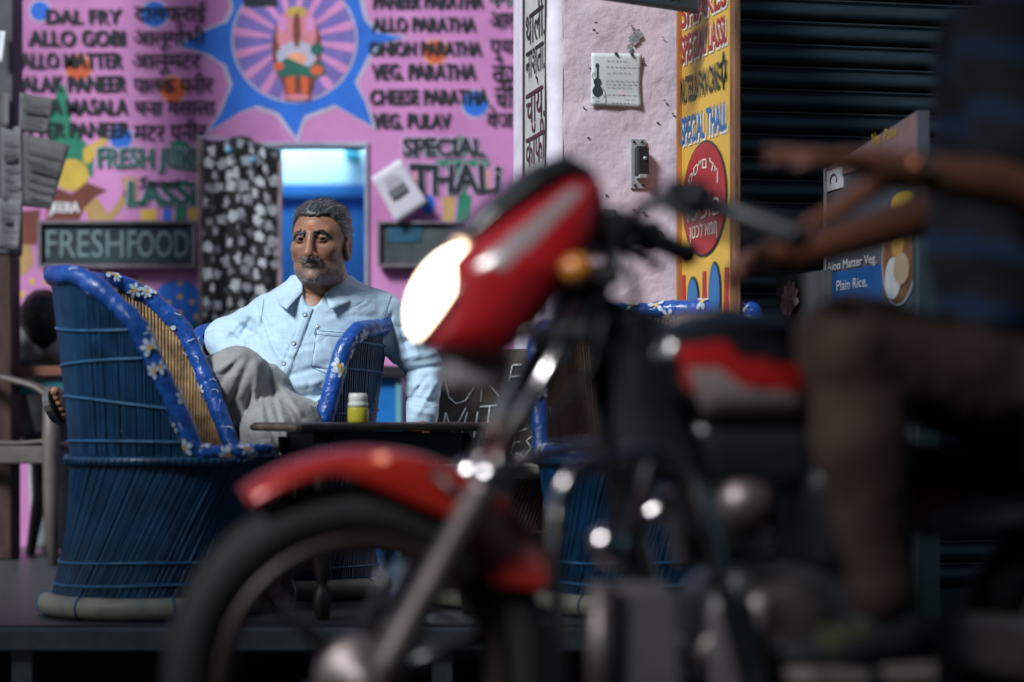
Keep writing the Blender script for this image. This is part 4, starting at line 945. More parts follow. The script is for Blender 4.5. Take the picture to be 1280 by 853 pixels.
# chalked sign board behind the stool
m_cb = mat('brown_blackboard', (0.055, 0.045, 0.034), 0.75, 0.45, 12); m_ch2 = mat('white_chalk', (0.62, 0.66, 0.64), 0.95, 0.4, 200)
DC = 7.25
k0, k1 = P(540, 585, DC), P(668, 436, DC)
cb = empty('chalk_sign', Vector(((k0.x + k1.x) / 2, DC, PLAT)), 'brown board with large white chalk letters standing behind the wicker stool', 'chalkboard')
MB().box(((k0.x + k1.x) / 2, DC + 0.012, (PLAT + 0.03 + k1.z) / 2), (k1.x - k0.x, 0.02, k1.z - PLAT - 0.03), bev=0.003).build('panel', m_cb, cb)
for x in (k0.x + 0.02, k1.x - 0.02): MB().box((x, DC + 0.045, PLAT + 0.2), (0.03, 0.04, 0.4)).build('leg', m_brownwood, cb)
strokes = dict(O=[[(559, 452), (557, 478), (561, 497), (570, 505), (582, 501), (592, 485), (596, 462), (590, 447), (572, 444), (560, 452)]], R=[[(601, 503), (604, 452)], [(604, 452), (616, 450), (623, 458), (618, 470), (606, 474)], [(606, 474), (624, 496)]],
               N=[[(552, 545), (557, 516)], [(557, 516), (565, 543)], [(565, 543), (582, 510)]], U=[[(584, 515), (575, 548), (584, 556), (592, 548), (597, 515)]], T=[[(600, 509), (621, 507)], [(612, 508), (608, 548)]],
               E=[[(640, 457), (636, 478)], [(637, 472), (651, 470)], [(640, 457), (652, 456)]], E2=[[(645, 540), (638, 568)], [(645, 540), (658, 536)], [(642, 553), (650, 552)], [(638, 568), (648, 567)]], S=[[(665, 546), (658, 551), (664, 560), (655, 572), (650, 568)]])
for s_ in strokes.values():
    for ln in s_: MB().tube([P(a, b, DC - 0.0006) + Vector((0, 0, 0)) for a, b in ln], 0.0028, 5).build('chalk_stroke', m_ch2, cb)

# ================================================================== LOW TABLE AND BOTTLE
m_wood = mat('dark_varnished_wood', (0.022, 0.016, 0.013), 0.38, 0.5, 8, 0.25, 40, stretch=(1, 6, 6))
m_woodlit = mat('lit_wood_lip', (0.13, 0.10, 0.08), 0.5, 0.5, 14, 0.3, 60)
T1 = Vector((-0.475, 6.05, 0)); tl_, ts_ = Vector((.913, .407, 0)), Vector((-.407, .913, 0)); tc_ = T1 + tl_ * 0.2 + ts_ * 0.135
tb = empty('low_table', Vector((tc_.x, tc_.y, PLAT)), 'low dark wooden table with turned legs in front of the seated man', 'table')
Rt = Matrix((tl_, ts_, uz)).transposed(); ztab = 0.688
MB().box((tc_.x, tc_.y, ztab - 0.011), (0.56, 0.38, 0.022), Rt, bev=0.006).build('top', m_wood, tb)
e_ = tc_ - tl_ * 0.283; MB().box((e_.x, e_.y, ztab - 0.012), (0.014, 0.36, 0.017), Rt, bev=0.005).build('lit_end_lip', m_woodlit, tb)  # end lip in paler wood: its lit look is put into the colour
prof = [(.016, 0), (.019, .012), (.022, .03), (.024, .05), (.02, .07), (.012, .085), (.014, .095), (.021, .12), (.024, .15), (.02, .18), (.014, .2), (.022, .205), (.023, .225), (.022, .245), (.016, .25), (.019, .3), (.024, .34), (.022, .38), (.016, .41), (.024, .42), (.024, .455)]
for a in (0, .4):
    for b in (0, .27):
        q = T1 + tl_ * a + ts_ * b; MB().lathe(prof, 16, (q.x, q.y, PLAT)).build('leg', m_wood, tb)
for (a, b, w_, d_) in ((.2, 0, .35, .022), (.2, .27, .35, .022), (0, .135, .022, .22), (.4, .135, .022, .22)):
    q = T1 + tl_ * a + ts_ * b
    MB().box((q.x, q.y, ztab - 0.06), (w_, d_, 0.07), Rt).build('apron', m_wood, tb); MB().box((q.x, q.y, PLAT + 0.19), (w_ - 0.012, d_, 0.035), Rt, bev=0.004).build('stretcher', m_wood, tb)
def sauce_bottle(p, label, s=1.0):
    bt = empty('sauce_bottle', p, label, 'bottle', 'yellow sauce bottles')
    MB().lathe([(0.0, 0), (.025 * s, 0.0), (.0265 * s, .004 * s), (.0265 * s, .036 * s), (.025 * s, .04 * s)], 24).build('body', mat('yellow_green_plastic', (0.50, 0.45, 0.035), 0.35, 0.08, sss=0.1), bt, world=False)
    MB().lathe([(.0262 * s, .0402 * s), (.0255 * s, .049 * s), (.0225 * s, .055 * s), (.0235 * s, .057 * s), (.0235 * s, .072 * s), (.021 * s, .075 * s), (0, .0755 * s)], 24).build('cap', mat('white_plastic', (0.72, 0.73, 0.70), 0.35, 0.05), bt, world=False)
    return bt
dbt = 6.2; zb_ = ztab
sauce_bottle(Vector(((447.5 - CX) / F * dbt, dbt, zb_)), 'small yellow bottle with a white cap standing on the low dark table')

# ================================================================== BACK LEFT: plastic chair, table, bottle, dozing person
m_plc = mat('dirty_cream_plastic', (0.085, 0.07, 0.062), 0.5, 0.3, 10, 0.1, 60)
pc = empty('plastic_chair', PZ(56, 8.45, PLAT), 'grimy cream plastic armchair at the left edge behind the wicker chair', 'chair', rot=(0, 0, math.radians(-28)))
MB().grid(lambda a, b: Vector((-0.2 + 0.42 * a, -0.21 + 0.42 * b, 0.405 + 0.02 * (2 * b - 1) ** 2 - 0.015 * math.sin(math.pi * a) + (0.0 if a < .95 else -0.02))), 10, 10).build('seat', m_plc, pc, world=False, solid=0.012)
for sx, sy in ((1, 1), (1, -1), (-1, 1), (-1, -1)):
    pts = [Vector((sx * 0.20, sy * 0.215, 0.60 if sx > 0 else 0.42)), Vector((sx * 0.205, sy * 0.22, 0.42)), Vector((sx * 0.215, sy * 0.235, 0.2)), Vector((sx * 0.235 - (0.03 if sx < 0 else 0), sy * 0.245, 0.0))]
    MB().tube(pts, [0.026, 0.03, 0.026, 0.017], 8).build('leg', m_plc, pc, world=False)
for sy in (1, -1):
    MB().grid(lambda a, b: Vector((0.24 - 0.46 * a, sy * (0.215 + 0.02 * math.sin(math.pi * a)) + (b - .5) * 0.055, 0.585 + 0.10 * a - 0.06 * max(0, .2 - a) * 5 * .6)), 12, 4).build('arm', m_plc, pc, world=False, solid=0.016)
MB().grid(lambda a, b: Vector((-0.21 - 0.13 * b - 0.03 * math.sin(math.pi * a), -0.21 + 0.42 * a, 0.42 + 0.42 * b + 0.04 * math.sin(math.pi * a) * b)), 12, 8).build('backrest', m_plc, pc, world=False, solid=0.012)
for sy in (1, -1): MB().box((0.02, sy * 0.215, 0.37), (0.34, 0.02, 0.06), bev=0.005).build('seat_skirt', m_plc, pc, world=False)
MB().box((0.2, 0, 0.375), (0.02, 0.38, 0.055), bev=0.005).build('front_skirt', m_plc, pc, world=False)
DT = 8.5
bt_ = empty('back_table', PZ(20, DT + 0.25, PLAT), 'table with red-brown edge and teal apron by the pink wall', 'table')
t0, t1 = PZ(-60, DT, 0).x, PZ(150, DT, 0).x; zt_ = P(0, 458, DT).z
MB().box(((t0 + t1) / 2, DT + 0.25, zt_ - 0.018), (t1 - t0, 0.5, 0.036), bev=0.005).build('top', mat('red_brown_laminate', (0.16, 0.065, 0.045), 0.45, 0.3, 12), bt_)
MB().box(((t0 + t1) / 2, DT + 0.04, zt_ - 0.075), (t1 - t0 - 0.06, 0.025, 0.05)).build('apron', mat('teal_apron', (0.01, 0.12, 0.15), 0.4), bt_)
for x in (t0 + 0.06, t1 - 0.06):
    for y in (DT + 0.06, DT + 0.44): MB().box((x, y, (PLAT + zt_ - 0.05) / 2), (0.04, 0.04, zt_ - 0.05 - PLAT)).build('leg', m_brownwood, bt_)
sauce_bottle(PZ(12, DT + 0.08, zt_), 'small yellow bottle with a white cap on the back table at the left edge', 0.95)
# dozing person: head down on the table
dz = empty('person', PZ(48, DT + 0.62, PLAT), 'person in a grey shirt slumped over the back table with black hair showing', 'person')
def body_d(p):
    d = rcone(p, PZ(70, DT + .62, PLAT + .45), P(38, 424, DT + .42), .16, .13); d = smin(d, rcone(p, P(24, 424, DT + .36), P(62, 418, DT + .4), .085, .085), .06)
    d = smin(d, rcone(p, P(22, 428, DT + .34), P(6, 450, DT + .22), .06, .045), .04); d = smin(d, rcone(p, P(64, 424, DT + .36), P(92, 448, DT + .2), .065, .045), .04)
    for sx in (0, 1): d = smin(d, rcone(p, PZ(60 + 30 * sx, DT + .66, PLAT + .45), PZ(56 + 30 * sx, DT + .36, PLAT + .44), .09, .07), .05); d = smin(d, rcone(p, PZ(56 + 30 * sx, DT + .36, PLAT + .44), PZ(56 + 30 * sx, DT + .4, PLAT + .05), .065, .05), .04)
    return d + 0.004 * nz(p, 40)
me, V = surfnet(body_d, PZ(-40, DT + .1, PLAT), Vector((PZ(150, DT, 0).x, DT + .9, PLAT + 1.1)), .012, 'body')
link('body', me, mat('grey_shirt_cloth', (0.34, 0.35, 0.36), 0.9, 0.3, 14), dz)
hc = P(54, 396, DT + .3)
me, V = surfnet(lambda p: smin(ell(p, hc, (.085, .1, .1)), ell(p, hc + Vector((.03, -.01, -.05)), (.06, .08, .07)), .04) + 0.003 * nz(p, 90), hc - Vector((.14, .15, .16)), hc + Vector((.14, .15, .14)), .007, 'hair')
link('hair', me, mat('black_hair', (0.006, 0.006, 0.007), 0.5, 0.3, 60, 0.4, 200), dz)
# ================================================================== SEATED MAN
man = empty('person', PZ(362, 6.8, PLAT), 'seated grey-haired man in a pale blue shirt and grey trousers, legs crossed', 'person')
SKIN = np.array((0.27, 0.128, 0.08)); 
HO = P(400, 299.5, 6.73); HT = math.radians(-13); HP = math.radians(2)
HR = Matrix.Rotation(HT, 3, 'Z') @ Matrix.Rotation(HP, 3, 'X'); HRn = np.array(HR, dtype=np.float32); HOn = v3(HO)
def h2w(q): return (q @ HRn.T) + HOn
def w2h(p): return (p - HOn) @ HRn
def head(q):
    m = q * v3((1, 1, 1)); m[:, 0] = np.abs(q[:, 0])          # the face is symmetric
    d = ell(m, (0, .022, .026), (.0745, .095, .076))
    d = smin(d, ell(m, (0, -.026, -.036), (.0605, .062, .083)), .045)
    d = smin(d, ell(m, (0, -.026, -.088), (.053, .052, .036)), .03)
    d = smin(d, ell(m, (.043, -.052, -.028), (.023, .026, .022)), .022)
    d = smin(d, ell(m, (.048, -.006, -.075), (.018, .03, .03)), .03)
    d = smin(d, rcone(m, (0, -.083, .0175), (.042, -.070, .018), .010, .009), .016)
    d = smax(d, -ell(m, (.0315, -.098, -.001), (.0205, .017, .0135)), .014)
    d = smin(d, rcone(m, (0, -.086, .008), (0, -.109, -.0425), .009, .0145), .013)
    d = smin(d, ell(m, (.0165, -.096, -.0465), (.0105, .012, .0095)), .008)
    d = smax(d, -ell(m, (.008, -.105, -.0555), (.0035, .005, .004)), .003)
    d = smin(d, ell(m, (0, -.082, -.061), (.027, .017, .018)), .02)
    d = smin(d, rcone(m, (0, -.0985, -.0610), (.021, -.0905, -.0660), .0042, .0028), .006)
    d = smin(d, rcone(m, (0, -.0980, -.0710), (.018, -.0905, -.0715), .0056, .0032), .006)
    d = smax(d, -rcone(m, (0, -.102, -.0655), (.025, -.092, -.0715), .0020, .0018), .004)
    d = smin(d, ell(m, (0, -.077, -.104), (.021, .018, .016)), .02)
    d = smax(d, -rcone(m, (.0205, -.0945, -.040), (.034, -.081, -.068), .0022, .003), .010)
    # eye lids: a shell with an almond opening
    lid = np.linalg.norm(m - v3((.0315, -.0755, -.0005)), axis=1) - .0142
    lid = smin(d, lid, .006)
    op = ell(m, (.0315, -.092, -.0022), (.0145, .012, .0036)); d = smax(lid, -op, .0025)
    d = smax(d, -rcone(m, (.018, -.090, -.0125), (.043, -.083, -.0145), .0016, .0014), .006)      # bags
    d = smax(d, -rcone(m, (.019, -.0935, .0085), (.042, -.084, .0095), .0012, .0012), .004)       # lid fold
    # ears
    e = ell(m, (.0775, .014, -.028), (.0095, .021, .0335)); e = smax(e, -ell(m, (.0875, .010, -.023), (.0085, .0125, .021)), .006)
    d = smin(d, e, .007)
    for zz in (.045, .056): d = d + 0.0006 * np.exp(-((q[:, 2] - zz - .25 * q[:, 0] ** 2) / .002) ** 2) * (q[:, 1] < -.05)
    return d
nb0, nb1 = P(404, 352, 6.80), P(400, 402, 6.82)
def skin_top(p):
    d = head(w2h(p)); d = smin(d, rcone(p, P(405, 335, 6.765), nb0, .056, .058), .03); d = smin(d, rcone(p, nb0, nb1, .06, .085), .04)
    return d
lo = Vector((HO.x - .13, HO.y - .15, P(0, 405, 6.8).z)); hi = Vector((HO.x + .13, HO.y + .17, HO.z + .12))
me_h, V = surfnet(skin_top, lo, hi, .0021, 'body')
ql = w2h(V.astype(np.float32)); X, Y, Z = ql[:, 0], ql[:, 1], ql[:, 2]; AX = np.abs(X)
def sst(x, a, b): t = np.clip((x - a) / (b - a), 0, 1); return t * t * (3 - 2 * t)
col = np.tile(SKIN, (len(V), 1))
col *= (1 + 0.10 * nz(ql, 70, 2) + 0.06 * nz(ql, 190, 5))[:, None]
def blend(mask, c, k=1.0):
    global col
    mk = (mask * k)[:, None]; col = col * (1 - mk) + np.array(c) * mk
beard = sst(-Z, .052, .075) * sst(-Y, -.035, -.005) * (Z > -.135); beard = np.maximum(beard, sst(AX, .05, .062) * sst(-Z, .02, .045) * (Y < .012) * (Y > -.06) * (Z > -.13))
mo = (AX < .031) * (Z < -.050) * (Z > -.0655 - .12 * AX) * (Y < -.075)
lipm = np.exp(-((Z + .0665 + .006 * (AX / .02) ** 2) / .006) ** 2) * (AX < .021) * (Y < -.085)
blend(np.clip(beard, 0, 1), (0.23, 0.185, 0.165), .55)
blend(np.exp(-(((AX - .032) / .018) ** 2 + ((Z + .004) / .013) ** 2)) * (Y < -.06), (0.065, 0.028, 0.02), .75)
blend(lipm, (0.085, 0.034, 0.034), .9)
blend(np.exp(-(((AX - .02) / .006) ** 2 + ((Z + .05) / .018) ** 2)) * (Y < -.07), (0.13, 0.055, 0.035), .4)
blend(((np.abs(X - .001) < .0045 + .003 * np.sin(Z * 500)) & (Z > .026) & (Z < .046) & (Y < -.05)).astype(float), (0.50, 0.10, 0.03), .85)
blend(((np.abs(X - .0005) < .003) & (Z > .014) & (Z <= .027) & (Y < -.05)).astype(float), (0.22, 0.03, 0.015), .7)
set_col(me_h, col)
m_skin = attr_mat('man_skin', 0.46, 0.12, 0.25, 260, 0.5, var=0.10, vscale=120)
body = link('body', me_h, m_skin, man)
# rest of the body inside the clothes (coarse), hands and feet; joined to the same mesh
def hand(p, w, fdir, pdir, s=1.0, curl=0.35, spread=0.12, side=1):
    """palm from wrist w along fdir, palm normal pdir; five fingers"""
    f = Vector(fdir).normalized(); n = Vector(pdir); n = (n - f * n.dot(f)).normalized(); x = f.cross(n) * side; w = Vector(w)
    d = rcone(p, w, w + f * .05 * s, .024 * s, .03 * s)
    for k, o in enumerate((-.028, -.009, .010, .028)):
        b = w + f * .085 * s + x * o * s; d = smin(d, rcone(p, w + f * .03 * s + x * o * .7 * s, b, .014 * s, .0115 * s), .012 * s)
        L = (.07, .08, .075, .058)[k] * s; a = 0.0; q = b
        for j in range(3):
            a += curl * (0.6 + 0.4 * j); dr = (f + x * spread * (k - 1.5)).normalized() * math.cos(a) + n * math.sin(a); q2 = q + dr * L * (.45, .32, .25)[j]
            d = smin(d, rcone(p, q, q2, (.0098, .009, .0082)[j] * s, (.009, .0082, .007)[j] * s), .004 * s); q = q2
    t0 = w + f * .025 * s - x * .022 * s; t1 = t0 + (f * .7 - x * .8 + n * .35).normalized() * .045 * s; t2 = t1 + (f * .95 - x * .15 + n * .35).normalized() * .035 * s
    d = smin(d, rcone(p, t0, t1, .0155 * s, .0115 * s), .014 * s); return smin(d, rcone(p, t1, t2, .011 * s, .009 * s), .006 * s)
EL, WR = P(531, 463, 6.86), P(527, 532, 6.76); EL2, WR2 = P(283, 424, 6.92), P(318, 500, 6.72)
def limbs(p):
    d = rcone(p, P(400, 400, 6.82), P(360, 540, 6.8), .11, .12)
    d = smin(d, rcone(p, P(340, 392, 6.84), P(474, 392, 6.84), .045, .045), .05)
    d = smin(d, rcone(p, P(478, 398, 6.85), EL, .04, .035), .03); d = smin(d, rcone(p, EL, WR, .035, .024), .02); d = smin(d, hand(p, WR, (-.05, -.1, -1), (-1, .2, 0)), .015)
    d = smin(d, rcone(p, P(332, 396, 6.86), EL2, .04, .035), .03); d = smin(d, rcone(p, EL2, WR2, .035, .024), .02); d = smin(d, hand(p, WR2, (.7, -.6, -.4), (0, -.5, -1)), .015)
    d = smin(d, rcone(p, P(345, 545, 6.8), P(296, 468, 6.57), .08, .055), .05); d = smin(d, rcone(p, P(296, 468, 6.57), P(112, 512, 6.80), .05, .03), .03)
    d = smin(d, rcone(p, P(385, 548, 6.78), P(338, 540, 6.48), .08, .055), .05); d = smin(d, rcone(p, P(338, 540, 6.48), PZ(330, 6.54, PLAT + .07), .05, .032), .03)
    return d
def foot(p, heel, toe, up, s=1.0):
    """foot from ankle/heel to toes; up = direction of the instep"""
    heel, toe = Vector(heel), Vector(toe); f = (toe - heel).normalized(); u = Vector(up); u = (u - f * u.dot(f)).normalized(); x = f.cross(u); L = (toe - heel).length
    d = rcone(p, heel + u * .03, heel + f * L * .45 + u * .028, .034, .032); d = smin(d, rcone(p, heel + f * L * .4 + u * .03, heel + f * L * .72 + u * .018 + x * .012, .033, .024), .03)
    d = smin(d, rcone(p, heel + f * L * .4 + u * .022, heel + f * L * .7 + u * .014 - x * .02, .026, .02), .03); d = smin(d, rcone(p, heel + u * .03 + f * .02, heel + u * .10 + f * .015, .033, .034), .03)
    for k in range(5):
        o = (.036, .019, .004, -.011, -.025)[k]; r = (.0135, .0095, .009, .0085, .008)[k]; e = (.0, -.006, -.014, -.024, -.036)[k]
        a = heel + f * L * .7 + x * o * .9 + u * .016; b = heel + f * (L + e - .012) + x * o + u * (.014 if k else .016)
        d = smin(d, rcone(p, a, b, r * 1.05, r), .006)
    return d
FH, FT = P(95, 520, 6.82), P(64, 506, 6.61)
FU = Vector((1.0, 0.12, 0.25))
def footA(p): return smin(foot(p, FH, FT, FU), rcone(p, P(112, 512, 6.80), P(150, 508, 6.76), .036, .036), .03)
FH2, FT2 = PZ(328, 6.56, PLAT + .018), PZ(312, 6.34, PLAT + .018)
def merge(me_list, name):
    bm = bmesh.new()
    for m_ in me_list: bm.from_mesh(m_)
    bm.to_mesh(me_list[0]); bm.free(); return me_list[0]
m2, V2 = surfnet(lambda p: smin(limbs(p), foot(p, FH2, FT2, (0, 0, 1)), .02), P(100, 760, 6.9) * 1.0 - Vector((.02, .62, .0)), Vector((P(560, 0, 6.9).x, 7.02, P(0, 370, 6.8).z)), .011, 'limbs')
set_col(m2, np.tile(SKIN, (len(V2), 1)))
m3, V3 = surfnet(footA, Vector((P(40, 0, 6.6).x, 6.54, P(0, 550, 6.6).z)), Vector((P(155, 0, 6.66).x, 6.9, P(0, 470, 6.6).z)), .0028, 'foot')
set_col(m3, np.tile(SKIN * .95, (len(V3), 1)))
merge([me_h, m2, m3], 'body'); me_h.polygons.foreach_set('use_smooth', [True] * len(me_h.polygons))

# eyes
cdir = HR.inverted() @ (Vector((0, 0, EYE)) - HO).normalized()
for sx in (-1, 1):
    c = Vector((sx * .0315, -.0755, -.0005)); n = 20; mb = MB(); mb.sphere((0, 0, 0), .0131, 24, 18); me = mb.mesh('eyeball')
    R = Vector((0, 0, 1)).rotation_difference((cdir + Vector((0.03, 0, -.02))).normalized()).to_matrix(); cl = []
    for v in me.vertices:
        a = math.degrees(math.acos(max(-1, min(1, v.co.z / .0131)))); cl.append((.004, .003, .003) if a < 15 else ((.03, .014, .009) if a < 36 else (.13, .115, .11)))
        v.co = HR @ (R @ v.co + c) + HO
    set_col(me, np.array(cl)); link('eyeball', me, attr_mat('eye', 0.08, var=0.03), body)
# brows, moustache, stubble, hair: real short strands rooted on the skin
def strands(name, roots, normals, dirs, length, rad, cols, parent, lay=0.35, steps=3, droop=0.0, push=0.0):
    n = len(roots); k = steps + 1; V_ = np.zeros((n, k, 3, 3)); C_ = np.zeros((n, k, 3, 3)); p = roots.copy(); dr = dirs + normals * lay; dr /= np.linalg.norm(dr, axis=1)[:, None] + 1e-9
    sd = np.cross(dr, normals); sd /= np.linalg.norm(sd, axis=1)[:, None] + 1e-9; up = np.cross(sd, dr)
    for i in range(k):
        w = (rad * (1 - 0.75 * i / steps))[:, None]
        for j in range(3):
            a = 2 * math.pi * j / 3; V_[:, i, j] = p + (sd * math.cos(a) + up * math.sin(a)) * w
        C_[:, i, :] = cols[:, None, :]
        p = p + dr * (length / steps)[:, None]; p[:, 2] -= droop * i
        dr = dr - normals * (lay * .6 / steps); dr /= np.linalg.norm(dr, axis=1)[:, None]
    base = (np.arange(n) * k * 3)[:, None]; fs = []
    for i in range(steps):
        for j in range(3):
            l = (j + 1) % 3; fs.append(base + np.array([[i * 3 + j, (i + 1) * 3 + j, (i + 1) * 3 + l, i * 3 + l]]))
    me = bpy.data.meshes.new(name); fs = np.concatenate(fs); me.from_pydata(V_.reshape(-1, 3).tolist(), [], fs.tolist()); set_col(me, C_.reshape(-1, 3)); me.update()
    o = link(name, me, MATS.setdefault('hair_strands', attr_mat('hair_strands', 0.38, var=0.1)), parent); tag(o, kind='stuff'); return o
rs = np.random.RandomState(7)
nv = len(V); nrm = np.zeros(len(me_h.vertices) * 3); me_h.vertices.foreach_get('normal', nrm); nrm = nrm.reshape(-1, 3)[:nv]
def pick(mask, n, pw=None):
    ix = np.nonzero(mask > rs.rand(nv))[0]; ix = rs.choice(ix, n, replace=len(ix) < n); return V[ix] + rs.normal(0, .0006, (n, 3)), nrm[ix], ql[ix]
def wd(v): return np.array(HR @ Vector(v))
def greys(n, pg, dark=(.012, .011, .011), lite=(.34, .34, .35)):
    t = (rs.rand(n) < pg)[:, None]; c = np.where(t, np.array(lite), np.array(dark)) * rs.uniform(.6, 1.25, (n, 1)); return c
bm_ = beard * (1 - lipm) * (Z < -.03)
r_, n_, q_ = pick(np.clip(bm_, 0, 1) * .8, 1800); strands('stubble', r_, n_, np.tile(wd((0, 0, -1)), (len(r_), 1)) + rs.normal(0, .3, r_.shape), rs.uniform(.0018, .0034, len(r_)), np.full(len(r_), .0005), greys(len(r_), .6, dark=(.12, .09, .08), lite=(.44, .43, .43)), body, .5)
r_, n_, q_ = pick(mo.astype(float), 300); strands('moustache', r_, n_, np.tile(wd((0, 0, -1)), (len(r_), 1)) + np.sign(q_[:, :1]) * wd((1, 0, 0)) * .8 + rs.normal(0, .15, r_.shape), rs.uniform(.004, .007, len(r_)), np.full(len(r_), .00045), greys(len(r_), .6, dark=(.05, .045, .04)), body, .25)
brm = np.exp(-((Z - .0155 - .06 * np.clip(AX - .015, 0, 1) + 3.4 * np.clip(AX - .035, 0, 1) ** 1.2 * .6) / .0042) ** 2) * (AX > .010) * (AX < .052) * (Y < -.045)
r_, n_, q_ = pick(np.clip(brm, 0, 1), 620); strands('eyebrows', r_, n_, np.sign(q_[:, :1]) * wd((1, 0, .15)) + rs.normal(0, .2, r_.shape), rs.uniform(.005, .009, len(r_)), np.full(len(r_), .0006), greys(len(r_), .12), body, .3)
# hair: a close cap plus combed strands
def zline(y, ax): return np.maximum(np.where(y < -.052, .062 + .25 * np.clip(.03 - ax, 0, .03) * 0 + .18 * np.clip(ax - .02, 0, .04), .062 + .006 - (y + .050) * 1.6), -.072)
def hair_d(p):
    q = w2h(p); ax = np.abs(q[:, 0])
    vol = .0075 + .006 * sst(q[:, 2], .03, .09) + .003 * nz(q, 55, 3) * sst(q[:, 2], .0, .06) + .0016 * nz(q * v3((3.2, .8, 1.6)), 120, 1)
    d = ell(q, (0, .022, .026), (.0745, .095, .076)) - vol
    d = smin(d, ell(q, (.0, .045, -.02), (.069, .07, .06)) - .004, .02)
    line = zline(q[:, 1], ax) - q[:, 2] + .003 * nz(q, 200, 4)
    d = smax(d, line * .7, .007)
    return smax(d, -ell(np.stack([ax, q[:, 1], q[:, 2]], 1), (.08, .012, -.031), (.012, .025, .036)), .004)
me_c, Vc = surfnet(hair_d, HO + Vector((-.12, -.12, -.09)), HO + Vector((.12, .16, .125)), .0026, 'hair')
qc = w2h(Vc.astype(np.float32)); gy = np.clip(.16 + .75 * sst(-qc[:, 2], -.055, .0) * sst(-qc[:, 1], -.07, .02) + .35 * np.clip(nz(qc * v3((2.5, .7, 1.5)), 90, 2), 0, 1), 0, .85)[:, None]
set_col(me_c, np.array((.012, .012, .013)) * (1 - gy) + np.array((.17, .175, .185)) * gy)
hair = link('hair', me_c, attr_mat('hair_cap', 0.4, bump=0.5, bscale=320, var=0.35, vscale=220), man)
nc = np.zeros(len(me_c.vertices) * 3); me_c.vertices.foreach_get('normal', nc); nc = nc.reshape(-1, 3)
ix = rs.choice(len(Vc), 4200); nn = nc[ix]; qq = qc[ix]
cd = np.stack([np.where(qq[:, 0] > -.02, .55, -.5) * sst(qq[:, 2], .03, .09), np.full(len(ix), .9), -.55 * sst(-qq[:, 2], -.07, 0)], 1) @ HRn.T
cd = cd - nn * np.sum(cd * nn, 1)[:, None]; cd /= np.linalg.norm(cd, axis=1)[:, None] + 1e-9
pg = np.clip(.24 + .6 * sst(-qq[:, 2], -.06, .0) * sst(-qq[:, 1], -.07, .02), 0, .8); cc = np.where((rs.rand(len(ix)) < pg)[:, None], np.array((.30, .31, .33)), np.array((.012, .012, .013))) * rs.uniform(.5, 1.3, (len(ix), 1))
strands('hair_strands', Vc[ix] - nn * .001, nn, cd, rs.uniform(.014, .032, len(ix)), np.full(len(ix), .0007), cc, hair, .03, 5)

# ---- shirt
sq = .70; YC = 6.83
def sqz(p): q = p.copy(); q[:, 1] = (q[:, 1] - YC) / sq + YC; return q
def P2(px, py, d): v = P(px, py, d); return (v.x, (v.y - YC) / sq + YC, v.z)
folds = [((472, 404), (452, 446), 4, -6), ((478, 410), (432, 428), 4, -5), ((468, 420), (440, 450), 5, 4), ((346, 474), (424, 452), 5, -7), ((342, 488), (452, 468), 6, 6), ((352, 503), (446, 482), 5, -7), ((352, 520), (436, 508), 6, 6), ((330, 398), (346, 446), 4, -4), ((316, 408), (334, 462), 5, -5),
         ((345, 440), (372, 462), 4, -4), ((352, 392), (366, 425), 5, 3), ((410, 385), (450, 402), 6, 3), ((425, 395), (468, 396), 4, -3),
         ((498, 430), (541, 418), 5, -7), ((494, 450), (550, 440), 6, 7), ((500, 466), (552, 457), 4, -8), ((506, 482), (550, 478), 6, 6), ((508, 497), (546, 503), 4, -6), ((488, 405), (500, 470), 5, -4), ((515, 392), (530, 432), 6, 4), ((512, 512), (546, 518), 5, 5), ((490, 392), (478, 418), 4, -6),
         ((286, 398), (322, 420), 4, -5), ((300, 388), (336, 408), 5, 5), ((335, 405), (372, 440), 3, -4), ((340, 430), (364, 472), 3, -5), ((346, 412), (386, 470), 4, 4), ((442, 438), (400, 482), 3, -5), ((456, 428), (412, 492), 4, 5), ((404, 396), (442, 386), 3, -3), ((374, 402), (352, 452), 3, 3), ((432, 470), (388, 502), 3, -6), ((422, 490), (368, 514), 4, 6), ((466, 432), (446, 482), 3, -5), ((316, 394), (300, 422), 3, -5), ((306, 398), (286, 416), 3, 4), ((326, 392), (318, 424), 3, 4), ((535, 470), (512, 500), 3, -5), ((545, 480), (520, 520), 4, 5), ((500, 410), (512, 450), 3, -5), ((508, 402), (524, 446), 3, 4), ((280, 408), (312, 428), 4, 4), ((318, 380), (340, 420), 4, -3)]
fine = [((387, 383), (346, 492), 1.3, 1.6), ((381, 381), (340, 490), 1.0, -1.4), ((393, 385), (352, 494), 1.0, -1.4), ((395, 413), (439, 417), 1.2, 1.6), ((439, 417), (433, 462), 1.1, -1.2), ((395, 413), (389, 458), 1.1, -1.2), ((389, 458), (412, 466), 1.1, -1.2), ((412, 466), (433, 462), 1.1, -1.2), ((489, 372), (478, 402), 1.3, -1.6), ((331, 374), (326, 400), 1.3, -1.4)]
def foldsum(p, fl):
    x = to_px(p); o = np.zeros(len(p))
    for a, b, w, am in fl:
        ds, h = seg2(x, a, b); o += 1.55 * am * 1e-3 * np.exp(-(ds / (w * .85)) ** 2) * (np.sin(np.pi * np.clip(h * .94 + .03, 0, 1)) ** .5 if w > 2 else 1.0)
    return o
